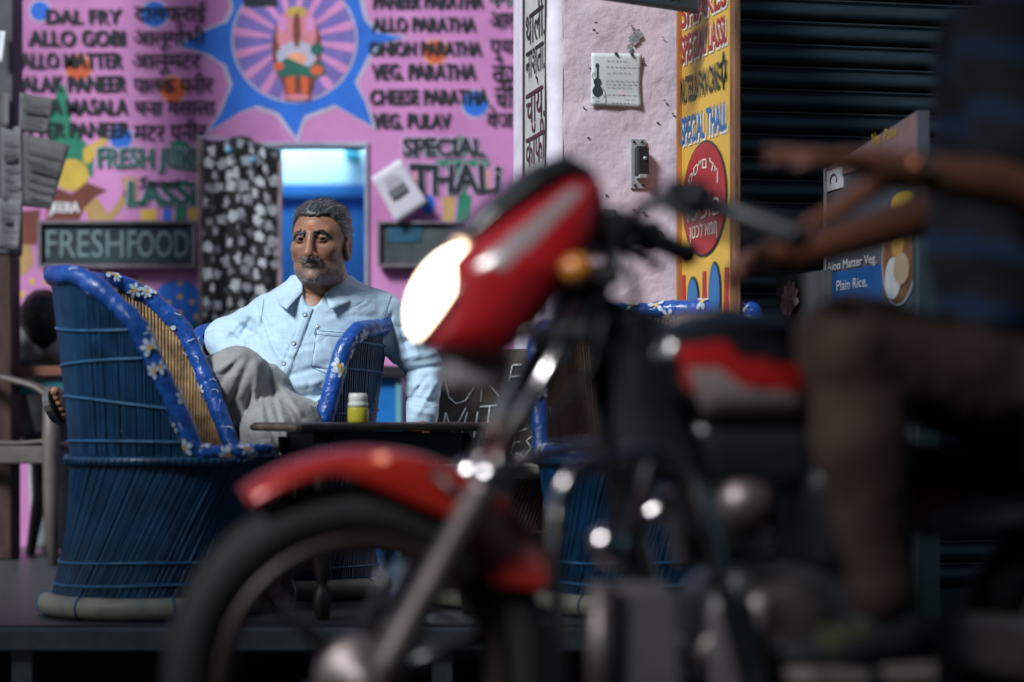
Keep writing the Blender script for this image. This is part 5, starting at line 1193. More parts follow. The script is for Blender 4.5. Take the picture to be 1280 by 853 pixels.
def shirt_raw(p):
    q = sqz(p)
    d = rcone(q, P2(352, 545, 6.80), P2(374, 480, 6.79), .168, .178); d = smin(d, rcone(q, P2(374, 480, 6.79), P2(402, 418, 6.81), .178, .172), .05)
    d = smin(d, rcone(p, P(344, 397, 6.86), P(400, 384, 6.85), .070, .088), .05); d = smin(d, rcone(p, P(400, 384, 6.85), P(470, 395, 6.86), .088, .074), .05)
    d = smin(d, rcone(p, P(402, 372, 6.83), P(402, 360, 6.83), .085, .07), .05)
    s1 = rcone(p, P(480, 402, 6.86), EL, .062, .053); s1 = smin(s1, rcone(p, EL, P(527, 524, 6.78), .053, .044), .02); d = smin(d, s1, .035)
    s2 = rcone(p, P(334, 402, 6.87), EL2, .066, .056); s2 = smin(s2, rcone(p, EL2, P(314, 488, 6.75), .056, .044), .03); d = smin(d, s2, .03)
    return d
def shirt_d(p):
    d = shirt_raw(p)
    d = d - np.where(np.abs(d) < .03, foldsum(p, folds) + 0.8 * foldsum(p, fine), 0) + .0013 * nz(p * v3((1, 1, 1.6)), 50, 3) + .0007 * nz(p, 110, 8)
    d = smax(d, -rcone(p, P(404, 340, 6.79), P(390, 374, 6.71), .066, .022), .006); d = smax(d, -rcone(p, P(391, 366, 6.72), P(383, 390, 6.66), .03, .006), .005)
    d = smax(d, P(0, 560, 6.8).z - p[:, 2], .01)
    return d
me_s, Vs = surfnet(shirt_d, Vector((P(255, 0, 6.9).x, 6.55, P(0, 562, 6.8).z)), Vector((P(572, 0, 6.8).x, 7.03, P(0, 345, 6.8).z)), .0042, 'shirt')
def cloth_mat(name, c, c2, sc=340):
    m = mat(name, c, 0.75, 0.0, 5, 0.30, sc, col2=c2, sheen=0.2, bdist=0.001); N, L = m.node_tree.nodes, m.node_tree.links
    b = N['Principled BSDF']; tc = N.new('ShaderNodeTexCoord'); cur = b.inputs['Base Color'].links[0].from_socket
    for ax, s_ in (('X', 620), ('Z', 540)):
        mp = N.new('ShaderNodeMapping'); mp.inputs['Scale'].default_value = (s_ if ax == 'X' else 20, 20, s_ if ax == 'Z' else 20); L.new(tc.outputs['Object'], mp.inputs[0])
        n_ = N.new('ShaderNodeTexNoise'); n_.inputs['Scale'].default_value = 1.0; n_.inputs['Detail'].default_value = 1; L.new(mp.outputs[0], n_.inputs['Vector'])
        r = N.new('ShaderNodeMapRange'); r.inputs['From Min'].default_value = .3; r.inputs['From Max'].default_value = .7; r.inputs['To Min'].default_value = .93; r.inputs['To Max'].default_value = 1.05; L.new(n_.outputs['Fac'], r.inputs[0])
        v = N.new('ShaderNodeVectorMath'); v.operation = 'SCALE'; L.new(cur, v.inputs[0]); L.new(r.outputs[0], v.inputs['Scale']); cur = v.outputs[0]
    L.new(cur, b.inputs['Base Color'])
    # soft wrinkles: stretched, distorted noise feeding a second bump
    mp = N.new('ShaderNodeMapping'); mp.inputs['Scale'].default_value = (7, 7, 14); mp.inputs['Rotation'].default_value = (0, math.radians(32), 0); L.new(tc.outputs['Object'], mp.inputs[0])
    w_ = N.new('ShaderNodeTexNoise'); w_.inputs['Scale'].default_value = 1.0; w_.inputs['Detail'].default_value = 1.2; w_.inputs['Distortion'].default_value = 0.9; L.new(mp.outputs[0], w_.inputs['Vector'])
    rg = N.new('ShaderNodeMath'); rg.operation = 'SUBTRACT'; rg.inputs[1].default_value = 0.5; L.new(w_.outputs['Fac'], rg.inputs[0]); ab_ = N.new('ShaderNodeMath'); ab_.operation = 'ABSOLUTE'; L.new(rg.outputs[0], ab_.inputs[0])
    b2 = N.new('ShaderNodeBump'); b2.inputs['Strength'].default_value = 0.4; b2.inputs['Distance'].default_value = 0.03; L.new(ab_.outputs[0], b2.inputs['Height'])
    old = b.inputs['Normal'].links[0].from_node; L.new(b2.outputs[0], old.inputs['Normal'])
    return m
m_shirt = cloth_mat('pale_blue_cotton', (0.40, 0.56, 0.70), (0.45, 0.61, 0.74))
shirt = link('shirt', me_s, m_shirt, man)
# collar: stand and two pointed leaves
cc0 = P(403, 357, 6.80)
def col_pt(t, w, sgn):
    """t 0 at the back .. 1 at the front tip; w 0 at the fold (top) .. 1 at the outer edge"""
    an = math.radians(90 - sgn * (178 * t)) if False else None
    th = math.radians(95) - sgn * math.radians(166 if sgn > 0 else 142) * t        # from behind the neck to the front opening
    rx, ry = .071, .064
    top = Vector((cc0.x + rx * math.cos(th) - .010 * t, cc0.y + ry * math.sin(th) - .02 * t, cc0.z + .022 - .047 * t ** 1.6))
    out = Vector((math.cos(th) * 1.1 - .15 * t * (1 if sgn < 0 else -.6), math.sin(th), 0)).normalized()
    drop = .032 + .016 * t ** 2; flare = .020 + (.020 if sgn > 0 else .038) * t
    return top + out * (flare * w) - uz * (drop * (w ** 1.2)) - Vector((0, .012, 0)) * t * w
for sgn in (1, -1):
    c_ = MB().grid(lambda a, b: col_pt(a, b, sgn), 16, 7).build('collar', m_shirt, shirt, solid=.003)
MB().grid(lambda a, b: Vector((cc0.x + .069 * math.cos(math.radians(-40 + 260 * a)) , cc0.y + .062 * math.sin(math.radians(-40 + 260 * a)), cc0.z + .022 - .05 * b - .03 * abs(2 * a - 1) ** 2)), 24, 4).build('collar_stand', m_shirt, shirt, solid=.002)
m_btn = mat('pearl_button', (0.26, 0.36, 0.42), 0.25, 0.05); m_clip = mat('pen_steel', (0.5, 0.5, 0.48), 0.25, 0.1, metal=1.0)
def on_shirt(px, py):
    o = Vector((0, 0, EYE)); dr = P(px, py, 1.0) - o; lo_, hi_ = 6.4, 6.95; ys = np.linspace(lo_, hi_, 400); pts = np.array([(o + dr * y) for y in ys], dtype=np.float32); dd = shirt_d(pts); i = int(np.argmax(dd < 0)); return o + dr * float(ys[i])
def shirt_patch(name, quad, nu, nv, off, parent, m_):
    o = Vector((0, 0, EYE)); ys = np.linspace(6.42, 6.98, 300); g = []
    for i in range(nu):
        for j in range(nv):
            a, b = i / (nu - 1), j / (nv - 1); px = (quad[0][0] * (1 - a) + quad[1][0] * a) * (1 - b) + (quad[3][0] * (1 - a) + quad[2][0] * a) * b; py = (quad[0][1] * (1 - a) + quad[1][1] * a) * (1 - b) + (quad[3][1] * (1 - a) + quad[2][1] * a) * b
            g.append(P(px, py, 1.0) - o)
    g = np.array([tuple(v) for v in g], dtype=np.float32); pts = g[:, None, :] * ys[None, :, None] + np.array(o, dtype=np.float32)
    dd = shirt_d(pts.reshape(-1, 3).astype(np.float32)).reshape(len(g), -1); k = np.argmax(dd < 0, axis=1); hit = pts[np.arange(len(g)), k]; hit[:, 1] -= off
    return MB().add([tuple(v) for v in hit], [(i * nv + j, (i + 1) * nv + j, (i + 1) * nv + j + 1, i * nv + j + 1) for i in range(nu - 1) for j in range(nv - 1)], True).build(name, m_, parent, solid=.0022)
shirt_patch('placket', [(382, 384), (391, 386), (352, 492), (342, 490)], 4, 26, .0022, shirt, m_shirt)
pkt = shirt_patch('pocket', [(396, 413), (440, 417), (434, 464), (389, 459)], 14, 14, .0026, shirt, m_shirt)
m_seam = mat('seam_thread', (0.22, 0.34, 0.46), 0.8, 0.1)
for a_, b_ in (((396, 413), (440, 417)), ((440, 417), (434, 464)), ((396, 413), (389, 459)), ((389, 459), (411, 468)), ((411, 468), (434, 464)), ((396, 418), (439.5, 422)), ((489, 370), (477, 404)), ((330, 374), (326, 402)), ((391, 386), (352, 492))):
    q_ = [on_shirt(a_[0] + (b_[0] - a_[0]) * t / 10, a_[1] + (b_[1] - a_[1]) * t / 10) + Vector((0, -.0042, 0)) for t in range(11)]
    MB().tube(q_, .0008, 4).build('seam', m_seam, shirt)
for x, y in ((381, 393), (367, 429), (355, 454)):
    MB().lathe([(0, -.002), (.0068, -.002), (.0072, .0022), (.0055, .003), (.0035, .002), (0, .002)], 14, on_shirt(x, y) + Vector((0, -.004, 0)), (-.25, -1, .15)).build('button', m_btn, shirt)
pk = on_shirt(397, 412)
MB().tube([pk + Vector((.001, -.003, .010)), pk + Vector((.0015, -.006, .013)), pk + Vector((-.002, -.006, .011)), pk + Vector((-.008, -.005, -.012)), pk + Vector((-.007, -.003, -.016)), pk + Vector((-.004, -.002, -.012)), pk + Vector((.001, -.003, .005))], .0014, 6).build('pen_clip', m_clip, shirt)

# ---- trousers
K1, A1 = P(297, 470, 6.57), P(118, 510, 6.79); K2 = P(338, 545, 6.48); A2 = PZ(331, 6.54, PLAT + .09)
tf = [((302, 446), (262, 492), 5, -7), ((312, 450), (288, 505), 5, -7), ((306, 440), (262, 470), 5, 5), ((322, 452), (316, 522), 6, 6), ((334, 458), (352, 542), 5, -6), ((342, 470), (378, 518), 5, 5), ((288, 502), (300, 566), 6, -7), ((300, 500), (330, 590), 6, 6), ((330, 500), (352, 580), 5, -5), ((268, 480), (282, 470), 5, 4), ((360, 505), (380, 528), 4, -4), ((296, 446), (274, 456), 3, -4), ((318, 470), (304, 530), 3, -4), ((326, 480), (330, 545), 3, 4), ((345, 490), (362, 560), 3, 4), ((270, 492), (286, 520), 3, -4), ((310, 540), (318, 590), 3, -4), ((352, 500), (372, 540), 3, -4), ((334, 448), (342, 470), 3, -3), ((262, 470), (250, 496), 3, 4), ((276, 500), (262, 524), 4, -4)]
def trou_raw(p):
    d = rcone(p, P(346, 548, 6.80), P(318, 497, 6.66), .125, .098); d = smin(d, rcone(p, P(318, 497, 6.66), K1, .098, .076), .04)
    d = smin(d, rcone(p, K1, A1, .074, .062), .03)
    l = rcone(p, P(392, 552, 6.79), P(352, 540, 6.57), .122, .10); l = smin(l, rcone(p, P(352, 540, 6.57), K2, .10, .082), .03); l = smin(l, rcone(p, K2, A2, .078, .066), .03)
    d = smin(d, l, .03); return smin(d, rcone(p, P(344, 552, 6.82), P(392, 556, 6.82), .13, .13), .05)
def trou_d(p):
    d = trou_raw(p); d = d - np.where(np.abs(d) < .03, foldsum(p, tf), 0) + .002 * nz(p, 48, 6) + .001 * nz(p, 110, 2)
    return d
me_t, Vt = surfnet(trou_d, Vector((P(108, 0, 6.6).x, 6.28, PLAT + .055)), Vector((P(450, 0, 6.8).x, 7.0, P(0, 425, 6.44).z)), .0055, 'trousers')
trou = link('trousers', me_t, cloth_mat('grey_cotton_drill', (0.25, 0.255, 0.25), (0.30, 0.305, 0.295)), man)
# white cloth tail hanging between the legs
MB().grid(lambda a, b: P(266 + 26 * a + 8 * b, 508 + 50 * b + 4 * math.sin(3 * a), 6.62) + Vector((0, .012 * math.sin(7 * a + 2 * b), 0)), 10, 10).build('shirt_tail', mat('white_cotton', (0.55, 0.62, 0.68), 0.8, 0.06), shirt, solid=.003)
# sandal on the raised foot: sole slab along the foot's underside, toe strap
m_rub = mat('grey_rubber', (0.07, 0.075, 0.075), 0.7, 0.25); ff = (FT - FH).normalized(); fu_ = (FU - ff * FU.dot(ff)).normalized(); fx = ff.cross(fu_); Lft = (FT - FH).length
def sole(heel, f, u, x, L, parent):
    out = [(-.03, -.028), (-.04, 0), (-.03, .028), (.3 * L, .034), (.7 * L, .048), (.92 * L, .046), (1.04 * L, .02), (1.04 * L, -.008), (.9 * L, -.036), (.6 * L, -.04), (.3 * L, -.032)]
    pts = []
    for i in range(len(out)):   # round the outline
        a, b = out[i], out[(i + 1) % len(out)]; pts += [(a[0] * .75 + b[0] * .25, a[1] * .75 + b[1] * .25), (a[0] * .25 + b[0] * .75, a[1] * .25 + b[1] * .75)]
    return MB().prism(pts, heel - u * .020, f, x, u, .018).build('sandal_sole', m_rub, parent)
sole(FH, ff, fu_, fx, Lft, body)
MB().grid(lambda a, b: FH + ff * (Lft * (.52 + .22 * b)) + fx * (.046 * math.cos(math.pi * a)) + fu_ * (-.004 + .056 * math.sin(math.pi * a) * (1 - .35 * b)), 14, 5).build('sandal_strap', m_rub, body, solid=.004)
f2 = (FT2 - FH2).normalized(); sole(FH2, f2, uz, f2.cross(uz), (FT2 - FH2).length, body)
# ================================================================== MOTORCYCLE (foreground, passing)
PSI = math.radians(10); cps, sps = math.cos(PSI), math.sin(PSI); DM = 3.75; XM = (450 - CX) / F * DM
moto = empty('motorcycle', (XM, DM, 0), 'red and black motorcycle with its headlamp lit, passing close to the camera', 'motorcycle', rot=(0, 0, PSI))
def Bp(px, py, y=0.0):
    k = (px - CX) / F; x = (k * (DM + y * cps) - XM + y * sps) / (cps - k * sps); Yw = DM + x * sps + y * cps
    return Vector((x, y, EYE + (HY - py) / F * Yw))
def bw(v): return Vector((XM + v.x * cps - v.y * sps, DM + v.x * sps + v.y * cps, v.z))
def RW(px, py, y=0.0): return bw(Bp(px, py, y))
m_red = mat('red_lacquer', (0.34, 0.016, 0.010), 0.24, 0.12, 5, coat=0.7, metal=0.25)
m_bkp = mat('black_bodywork', (0.010, 0.011, 0.013), 0.35, 0.2, 8, coat=0.3)
m_chr = mat('chrome', (0.50, 0.46, 0.46), 0.18, 0.1, 12, metal=1.0)
m_alu = mat('cast_aluminium', (0.22, 0.175, 0.17), 0.42, 0.2, 14, 0.2, 80, metal=0.75)
m_sil = mat('silver_paint', (0.34, 0.31, 0.32), 0.35, 0.1, 9, metal=0.5, coat=0.3)
m_tyre = mat('tyre_rubber', (0.009, 0.0085, 0.0085), 0.75, 0.3, 20, 0.4, 90)
m_eng = mat('dark_engine_metal', (0.05, 0.05, 0.053), 0.45, 0.3, 14, 0.3, 70, metal=0.5)
YA = (0, 1, 0)
def build_wheel(cx, cz, R, wr):
    hub_c = Vector((cx, 0, cz))
    w = MB().torus(hub_c, R - wr, wr, YA, 72, 14, 0.95).build('wheel', m_tyre, moto, world=False)
    tr = MB()
    for k in range(72):
        a = 2 * math.pi * k / 72; e = Vector((math.cos(a), 0, math.sin(a))); t = Vector((-e.z, 0, e.x))
        for sy in (-1, 1):
            c = hub_c + e * (R - 0.004) + Vector((0, sy * 0.014, 0)); tr.box(c, (0.008, 0.018, 0.012), Matrix((e, Vector((0, 1, 0)), t)).transposed())
    tag(tr.build('tread', m_tyre, w, world=False), kind='stuff')
    MB().lathe([(R - 2 * wr + .006, -.036), (R - 2 * wr - .004, -.04), (R - 2 * wr - .022, -.026), (R - 2 * wr - .026, 0), (R - 2 * wr - .022, .026), (R - 2 * wr - .004, .04), (R - 2 * wr + .006, .036), (R - 2 * wr + .004, 0)], 72, hub_c, YA, ring=True).build('rim', mat('dark_alloy', (0.06, 0.043, 0.04), 0.4, 0.2, metal=0.6), w, world=False)
    MB().lathe([(0, -.075), (.02, -.075), (.024, -.06), (.066, -.055), (.072, -.04), (.068, .03), (.05, .055), (0, .06)], 32, hub_c, YA).build('hub', m_alu, w, world=False)
    for k in range(6):   # alloy spokes
        a = 2 * math.pi * k / 6 + .3; e = Vector((math.cos(a), 0, math.sin(a))); MB().tube([hub_c + e * .06, hub_c + e * (R - 2 * wr) * .6, hub_c + e * (R - 2 * wr - .018)], [.017, .011, .013], 8).build('spoke', m_bkp, w, world=False)
    return w
build_wheel(0, 0.305, 0.305, 0.042)
build_wheel(1.27, 0.305, 0.305, 0.046)
# fork
ax_ = Vector((0.015, 0, 0.305)); tp_ = Bp(735, 350, 0)
for sy in (-1, 1):
    y = sy * 0.088; a = Vector((ax_.x, y, ax_.z)); b = Vector((tp_.x, y, tp_.z)); f_ = (b - a)
    MB().tube([a - f_ * .03, a + f_ * .06, a + f_ * .47, a + f_ * .485], [.022, .026, .0245, .028], 16).build('fork_slider', m_alu, moto, world=False)
    MB().lathe([(0, 0), (.029, 0), (.0305, .006), (.0305, .022), (.0265, .03), (.017, .031)], 18, a + f_ * .485, f_).build('dust_cap', m_chr, moto, world=False)
    MB().tube([a + f_ * .5, a + f_ * .98], .0165, 14).build('fork_tube', m_chr, moto, world=False)
MB().tube([Vector((ax_.x, -.12, ax_.z)), Vector((ax_.x, .12, ax_.z))], .011, 12).build('axle', m_alu, moto, world=False)
cl1, cl2 = ax_.lerp(tp_, .86), ax_.lerp(tp_, 1.0)
for c in (cl1, cl2): MB().box(c, (.06, .25, .032), bev=.008).build('yoke', m_eng, moto, world=False)
# front mudguard
def fend(a, b):
    ph = math.radians(122 - 96 * a); v = 2 * b - 1; k = math.sin(math.pi * min(1, max(0, (a - .25) / .6))) if .25 < a < .85 else 0
    R = 0.350 + .008 * math.sin(math.pi * a) - (0.030 + .045 * k + .075 * min(1, max(0, (a - .62) / .2)) * min(1, (1.02 - a) / .12)) * abs(v) ** 2.6; hw = .066 - .012 * abs(2 * a - 1) ** 3
    sl = .020 * (1 - abs(v) ** 2) * (1 if a < .02 else 0)
    return Vector((R * math.cos(ph), hw * v * (1 + .0 * k), .305 + R * math.sin(ph)))
MB().grid(fend, 46, 17).build('front_mudguard', m_red, moto, world=False, solid=.004)
for sy in (-1, 1): MB().tube([Vector((.1, sy * .078, .63)), Vector((.16, sy * .09, .58)), Vector((.06, sy * .092, .42))], .008, 8).build('mudguard_stay', m_bkp, moto, world=False)

# bodywork by side outline and lateral bulge
def sdpoly(q, poly):
    poly = np.array(poly); n = len(poly); d = np.full(len(q), 1e9); s = np.ones(len(q))
    for i in range(n):
        a, b = poly[i], poly[i - 1]; e = b - a; w = q - a; t = np.clip(w @ e / (e @ e), 0, 1); d = np.minimum(d, ((w - t[:, None] * e) ** 2).sum(1))
        c1 = q[:, 1] >= a[1]; c2 = q[:, 1] < b[1]; c3 = e[0] * w[:, 1] > e[1] * w[:, 0]; fl = (c1 & c2 & c3) | (~c1 & ~c2 & ~c3); s = np.where(fl, -s, s)
    return s * np.sqrt(d)
def side(pts): return [(Bp(a, b).x, Bp(a, b).z) for a, b in pts]
def panel(name, pts, hw, m, rnd_=.05, res=.008, taper=None, parent=moto, colfn=None, y0=0.0):
    pl = side(pts); a = np.array(pl); lo = (a[:, 0].min() - .04, y0 - hw - .03, a[:, 1].min() - .04); hi = (a[:, 0].max() + .04, y0 + hw + .03, a[:, 1].max() + .04)
    def f(p):
        d2 = sdpoly(p[:, [0, 2]].astype(float), pl).astype(np.float32); w = hw
        if taper: w = hw * taper(p)
        return smax(d2, np.abs(p[:, 1] - y0) - w, rnd_)
    me, V = surfnet(f, lo, hi, res, name)
    if colfn is not None: set_col(me, colfn(V))
    return link(name, me, m, parent, world=False)
def tp_front(p):  # narrower to the front and to the top of the fairing
    x0, x1 = Bp(510, 0).x, Bp(740, 0).x; t = np.clip((p[:, 0] - x0) / (x1 - x0), 0, 1); z = np.clip((p[:, 2] - Bp(0, 330).z) / .2, 0, 1); return (.70 + .45 * np.sin(t * 2.2)) * (1 - .35 * z)
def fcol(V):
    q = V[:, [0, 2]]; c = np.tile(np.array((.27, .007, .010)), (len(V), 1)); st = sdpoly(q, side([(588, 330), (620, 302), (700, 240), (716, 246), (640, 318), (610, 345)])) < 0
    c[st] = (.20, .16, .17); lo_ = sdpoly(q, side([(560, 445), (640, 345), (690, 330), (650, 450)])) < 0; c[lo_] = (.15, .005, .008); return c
m_fair = attr_mat('fairing_lacquer', 0.25, var=.05); m_fair.node_tree.nodes['Principled BSDF'].inputs['Coat Weight'].default_value = .6
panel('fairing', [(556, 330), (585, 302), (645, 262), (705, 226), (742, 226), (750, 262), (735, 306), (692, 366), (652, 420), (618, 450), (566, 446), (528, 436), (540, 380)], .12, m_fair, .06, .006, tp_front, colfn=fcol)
panel('visor', [(560, 302), (598, 258), (655, 211), (702, 193), (738, 214), (745, 236), (706, 230), (646, 266), (586, 308)], .085, m_bkp, .04, .006, tp_front)
# headlamp: raked oval lens, lit
lc = Bp(564, 370); la, lb = Bp(598, 312) - lc, Bp(522, 432) - lc; lax = (la - lb).normalized(); lfw = Vector((lax.z, 0, -lax.x)); lfw = lfw if lfw.x < 0 else -lfw
Rl = Matrix((lfw, Vector((0, 1, 0)), lax)).transposed()
MB().sphere(lc, (.058, .09, .087), 28, 18, Rl).build('headlamp', mat('lit_headlamp', (0.9, 0.88, 0.85), 0.3, emit=(1.0, 0.70, 0.45), estr=7.0), moto, world=False)
MB().tube([lc + Rl @ Vector((.004, .093 * math.cos(t), .088 * math.sin(t))) for t in [i * math.pi / 20 for i in range(40)]], .008, 8, closed=True).build('headlamp_bezel', m_bkp, moto, world=False)
panel('lower_cowl', [(548, 444), (640, 446), (628, 488), (592, 494), (556, 486)], .055, mat('grey_cowl_plastic', (0.20, 0.17, 0.18), 0.4, 0.1), .03, .007)
for sy in (-1, 1):
    c = Bp(722, 336, sy * .16); MB().sphere(c, (.026, .022, .022), 16, 10).build('indicator', mat('amber_lens', (0.50, 0.16, 0.02), 0.25, 0.1, coat=.5), moto, world=False)
    MB().tube([c, Vector((c.x + .01, sy * .09, c.z - .005))], .009, 8).build('indicator_stem', m_bkp, moto, world=False)
# handlebar, grips, levers, instruments
for sy in (-1, 1):
    if sy < 0: hb_ = [Bp(765, 330, 0), Bp(772, 305, -.08), Bp(800, 262, -.16), Bp(842, 240, -.22), Bp(1005, 298, -.36)]
    else: hb_ = [Bp(765, 330, 0), Bp(772, 305, .08), Bp(790, 285, .16), Bp(800, 292, .24), Bp(860, 318, .36)]
    MB().tube(hb_, .0115, 10).build('handlebar', m_bkp, moto, world=False)
    g0, g1 = hb_[3].lerp(hb_[4], .15), hb_[4]
    MB().tube([g0.lerp(g1, t) for t in (0, .08, .1, .5, .9, 1.0)], [.030, .030, .019, .0185, .019, .023], 14).build('grip', mat('black_rubber', (0.012, 0.014, 0.017), 0.42, 0.2, 20), moto, world=False)
    MB().box(hb_[3].lerp(hb_[4], .08), (.06, .05, .05), bev=.01).build('switch_housing', m_bkp, moto, world=False)
    lv = [hb_[3] + Vector((-.03, 0, -.01)), hb_[3].lerp(hb_[4], .5) + Vector((-.07, 0, -.012)), hb_[4] + Vector((-.05, 0, -.02))]
    MB().tube(lv, [.009, .007, .008], 8).build('lever', m_eng, moto, world=False)
panel('instrument_pod', [(730, 268), (770, 262), (790, 300), (745, 322)], .09, m_bkp, .03, .009)
MB().tube([Bp(748, 300, -.06), Bp(790, 340, -.10), Bp(800, 400, -.09), Bp(780, 470, -.06)], .007, 6).build('cable', m_bkp, moto, world=False)
MB().tube([Bp(755, 300, -.04), Bp(760, 380, -.12), Bp(740, 460, -.10), Bp(620, 610, -.10)], .006, 6).build('cable', m_bkp, moto, world=False)
# frame
for n_, pts, r in (('head_tube', [Bp(745, 330), Bp(725, 430)], .032), ('down_tube', [Bp(742, 420), Bp(760, 560), Bp(790, 720), Bp(830, 800)], .019), ('top_tube', [Bp(750, 380), Bp(900, 440), Bp(1100, 560), Bp(1450, 600)], .019), ('cradle_tube', [Bp(830, 800), Bp(1000, 830), Bp(1080, 780)], .018)):
    MB().tube(pts, r, 10).build(n_, m_bkp, moto, world=False)
# tank with painted bands
def tcol(V):
    q = V[:, [0, 2]]; c = np.tile(np.array((.009, .009, .011)), (len(V), 1))
    c[sdpoly(q, side([(822, 436), (880, 430), (905, 452), (992, 458), (992, 494), (900, 484), (835, 488)])) < 0] = (.34, .012, .012)
    c[sdpoly(q, side([(836, 462), (872, 462), (905, 486), (984, 494), (990, 530), (862, 530)])) < 0] = (.26, .20, .20); return c
m_tank = attr_mat('tank_lacquer', 0.25, var=.05); m_tank.node_tree.nodes['Principled BSDF'].inputs['Coat Weight'].default_value = .6
panel('fuel_tank', [(785, 450), (805, 412), (870, 388), (960, 392), (1012, 430), (1010, 480), (990, 528), (862, 530), (815, 505)], .125, m_tank, .08, .007, colfn=tcol)
panel('tank_shroud', [(750, 400), (800, 388), (846, 520), (878, 596), (806, 606), (762, 560)], .10, m_bkp, .05, .009)
panel('air_box', [(848, 526), (1004, 526), (1012, 604), (960, 616), (872, 604)], .09, m_bkp, .04, .01)
MB().lathe([(0, 0), (.03, 0), (.032, .008), (.026, .016), (0, .018)], 18, Bp(900, 392) + Vector((0, 0, -.006))).build('filler_cap', m_chr, moto, world=False)
panel('seat', [(1005, 480), (1060, 530), (1160, 566), (1300, 550), (1420, 520), (1500, 505), (1505, 545), (1300, 600), (1130, 606), (1020, 560)], .12, mat('black_seat_vinyl', (0.012, 0.012, 0.014), 0.5, 0.2, 20, 0.3, 90), .05, .012)
def scol(V):
    q = V[:, [0, 2]]; c = np.tile(np.array((.22, .012, .014)), (len(V), 1)); c[sdpoly(q, side([(1100, 650), (1180, 622), (1560, 575), (1560, 700), (1100, 700)])) < 0] = (.20, .16, .16); return c
panel('tail_panel', [(1108, 640), (1130, 608), (1200, 602), (1320, 596), (1500, 545), (1545, 560), (1430, 630), (1250, 660), (1140, 672)], .105, attr_mat('tail_lacquer', .3, var=.05), .04, .01, colfn=scol)
panel('side_cover', [(1010, 560), (1060, 580), (1110, 620), (1120, 690), (1060, 740), (1000, 700), (985, 600)], .11, m_bkp, .05, .012)
# engine: crankcase, finned barrel, covers
panel('crankcase', [(860, 740), (900, 700), (1000, 705), (1090, 740), (1100, 800), (1040, 850), (900, 860), (850, 810)], .11, m_eng, .05, .01)
MB().lathe([(0, 0), (.07, 0), (.075, -.01), (.068, -.028), (.03, -.035), (0, -.035)], 28, Bp(975, 785, -.115), YA).build('generator_cover', m_alu, moto, world=False)
MB().lathe([(0, 0), (.045, 0), (.048, -.01), (.04, -.02), (0, -.024)], 24, Bp(905, 820, -.115), YA).build('sprocket_cover', m_alu, moto, world=False)
ct = Bp(905, 700); cd_ = (Bp(880, 590) - ct).normalized()
for k in range(10):
    c = ct + cd_ * (.012 + .0125 * k); MB().box(c, (.145 - .004 * (k % 2), .15, .0045), Matrix((Vector((cd_.z, 0, -cd_.x)), Vector((0, 1, 0)), cd_)).transposed(), bev=.0015).build('cooling_fin', m_eng, moto, world=False)
MB().tube([ct, ct + cd_ * .135], .052, 18).build('cylinder', m_eng, moto, world=False)
MB().sphere(Bp(930, 630, -.06), (.05, .045, .045), 20, 12).build('cylinder_head', m_alu, moto, world=False)
MB().tube([Bp(860, 620, 0), Bp(800, 650, .03), Bp(790, 740, .06), Bp(850, 830, .09), Bp(1100, 845, .12), Bp(1500, 800, .16)], [.02, .02, .02, .021, .03, .045], 14).build('exhaust', m_chr, moto, world=False)
# leg guard with foot shields
lg = [Bp(698, 640, -.24), Bp(706, 596, -.24), Bp(760, 570, -.22), Bp(826, 562, -.2), Bp(866, 590, -.22), Bp(884, 640, -.24), Bp(905, 740, -.25), Bp(940, 880, -.24)]
def smooth_pts(p, it=2):
    for _ in range(it):
        q = [p[0]]
        for a, b in zip(p, p[1:]): q += [a.lerp(b, .25), a.lerp(b, .75)]
        p = q + [p[-1]]
    return p
MB().tube(smooth_pts(lg), .0135, 12).build('leg_guard', m_chr, moto, world=False)
MB().tube(smooth_pts([Vector((v.x, -v.y, v.z)) for v in lg]), .0135, 12).build('leg_guard', m_chr, moto, world=False)
MB().tube(smooth_pts([Bp(698, 640, -.24), Bp(694, 720, -.24), Bp(700, 900, -.22)]), .0135, 12).build('leg_guard_stay', m_chr, moto, world=False)
MB().tube([Bp(820, 565, -.2), Bp(800, 640, -.1), Bp(760, 700, 0)], .012, 10).build('leg_guard_stay', m_chr, moto, world=False)
panel('foot_shield', [(706, 735), (722, 716), (790, 716), (806, 735), (812, 930), (700, 930)], .012, mat('brushed_shield', (0.30, 0.26, 0.27), 0.4, 0.2, 12, metal=0.5), .01, .008, y0=-.225)
MB().tube([Bp(752, 730, -.245), Bp(750, 920, -.245)], .021, 12).build('shield_rib', m_alu, moto, world=False)
MB().lathe([(0, -.02), (.027, -.02), (.032, -.005), (.032, .02), (.02, .03), (0, .03)], 22, Bp(762, 685, -.2), YA).build('horn', m_chr, moto, world=False)
panel('foot_shield', [(846, 745), (868, 726), (900, 740), (925, 930), (850, 930)], .012, mat('brushed_shield', (0, 0, 0)), .01, .008, y0=-.2)
# foot pegs, gear lever, chain case
MB().tube([Bp(1090, 838, -.10), Bp(1090, 842, -.24)], .014, 10).build('foot_peg', mat('black_rubber', (0, 0, 0)), moto, world=False)
MB().tube([Bp(1085, 790, -.13), Bp(1000, 800, -.15), Bp(960, 812, -.2)], .008, 8).build('gear_lever', m_chr, moto, world=False)
panel('chain_case', [(1120, 770), (1180, 756), (1300, 770), (1460, 800), (1500, 850), (1440, 890), (1200, 835), (1140, 820)], .018, m_alu, .012, .01, y0=-.125)
MB().tube([Bp(1090, 800, -.10), Bp(1470, 862, -.10)], .02, 10).build('swing_arm', m_bkp, moto, world=False)
for sy in (-1, 1): MB().tube([Bp(1400, 630, sy * .12), Bp(1450, 850, sy * .12)], .022, 10).build('shock_absorber', m_chr, moto, world=False)

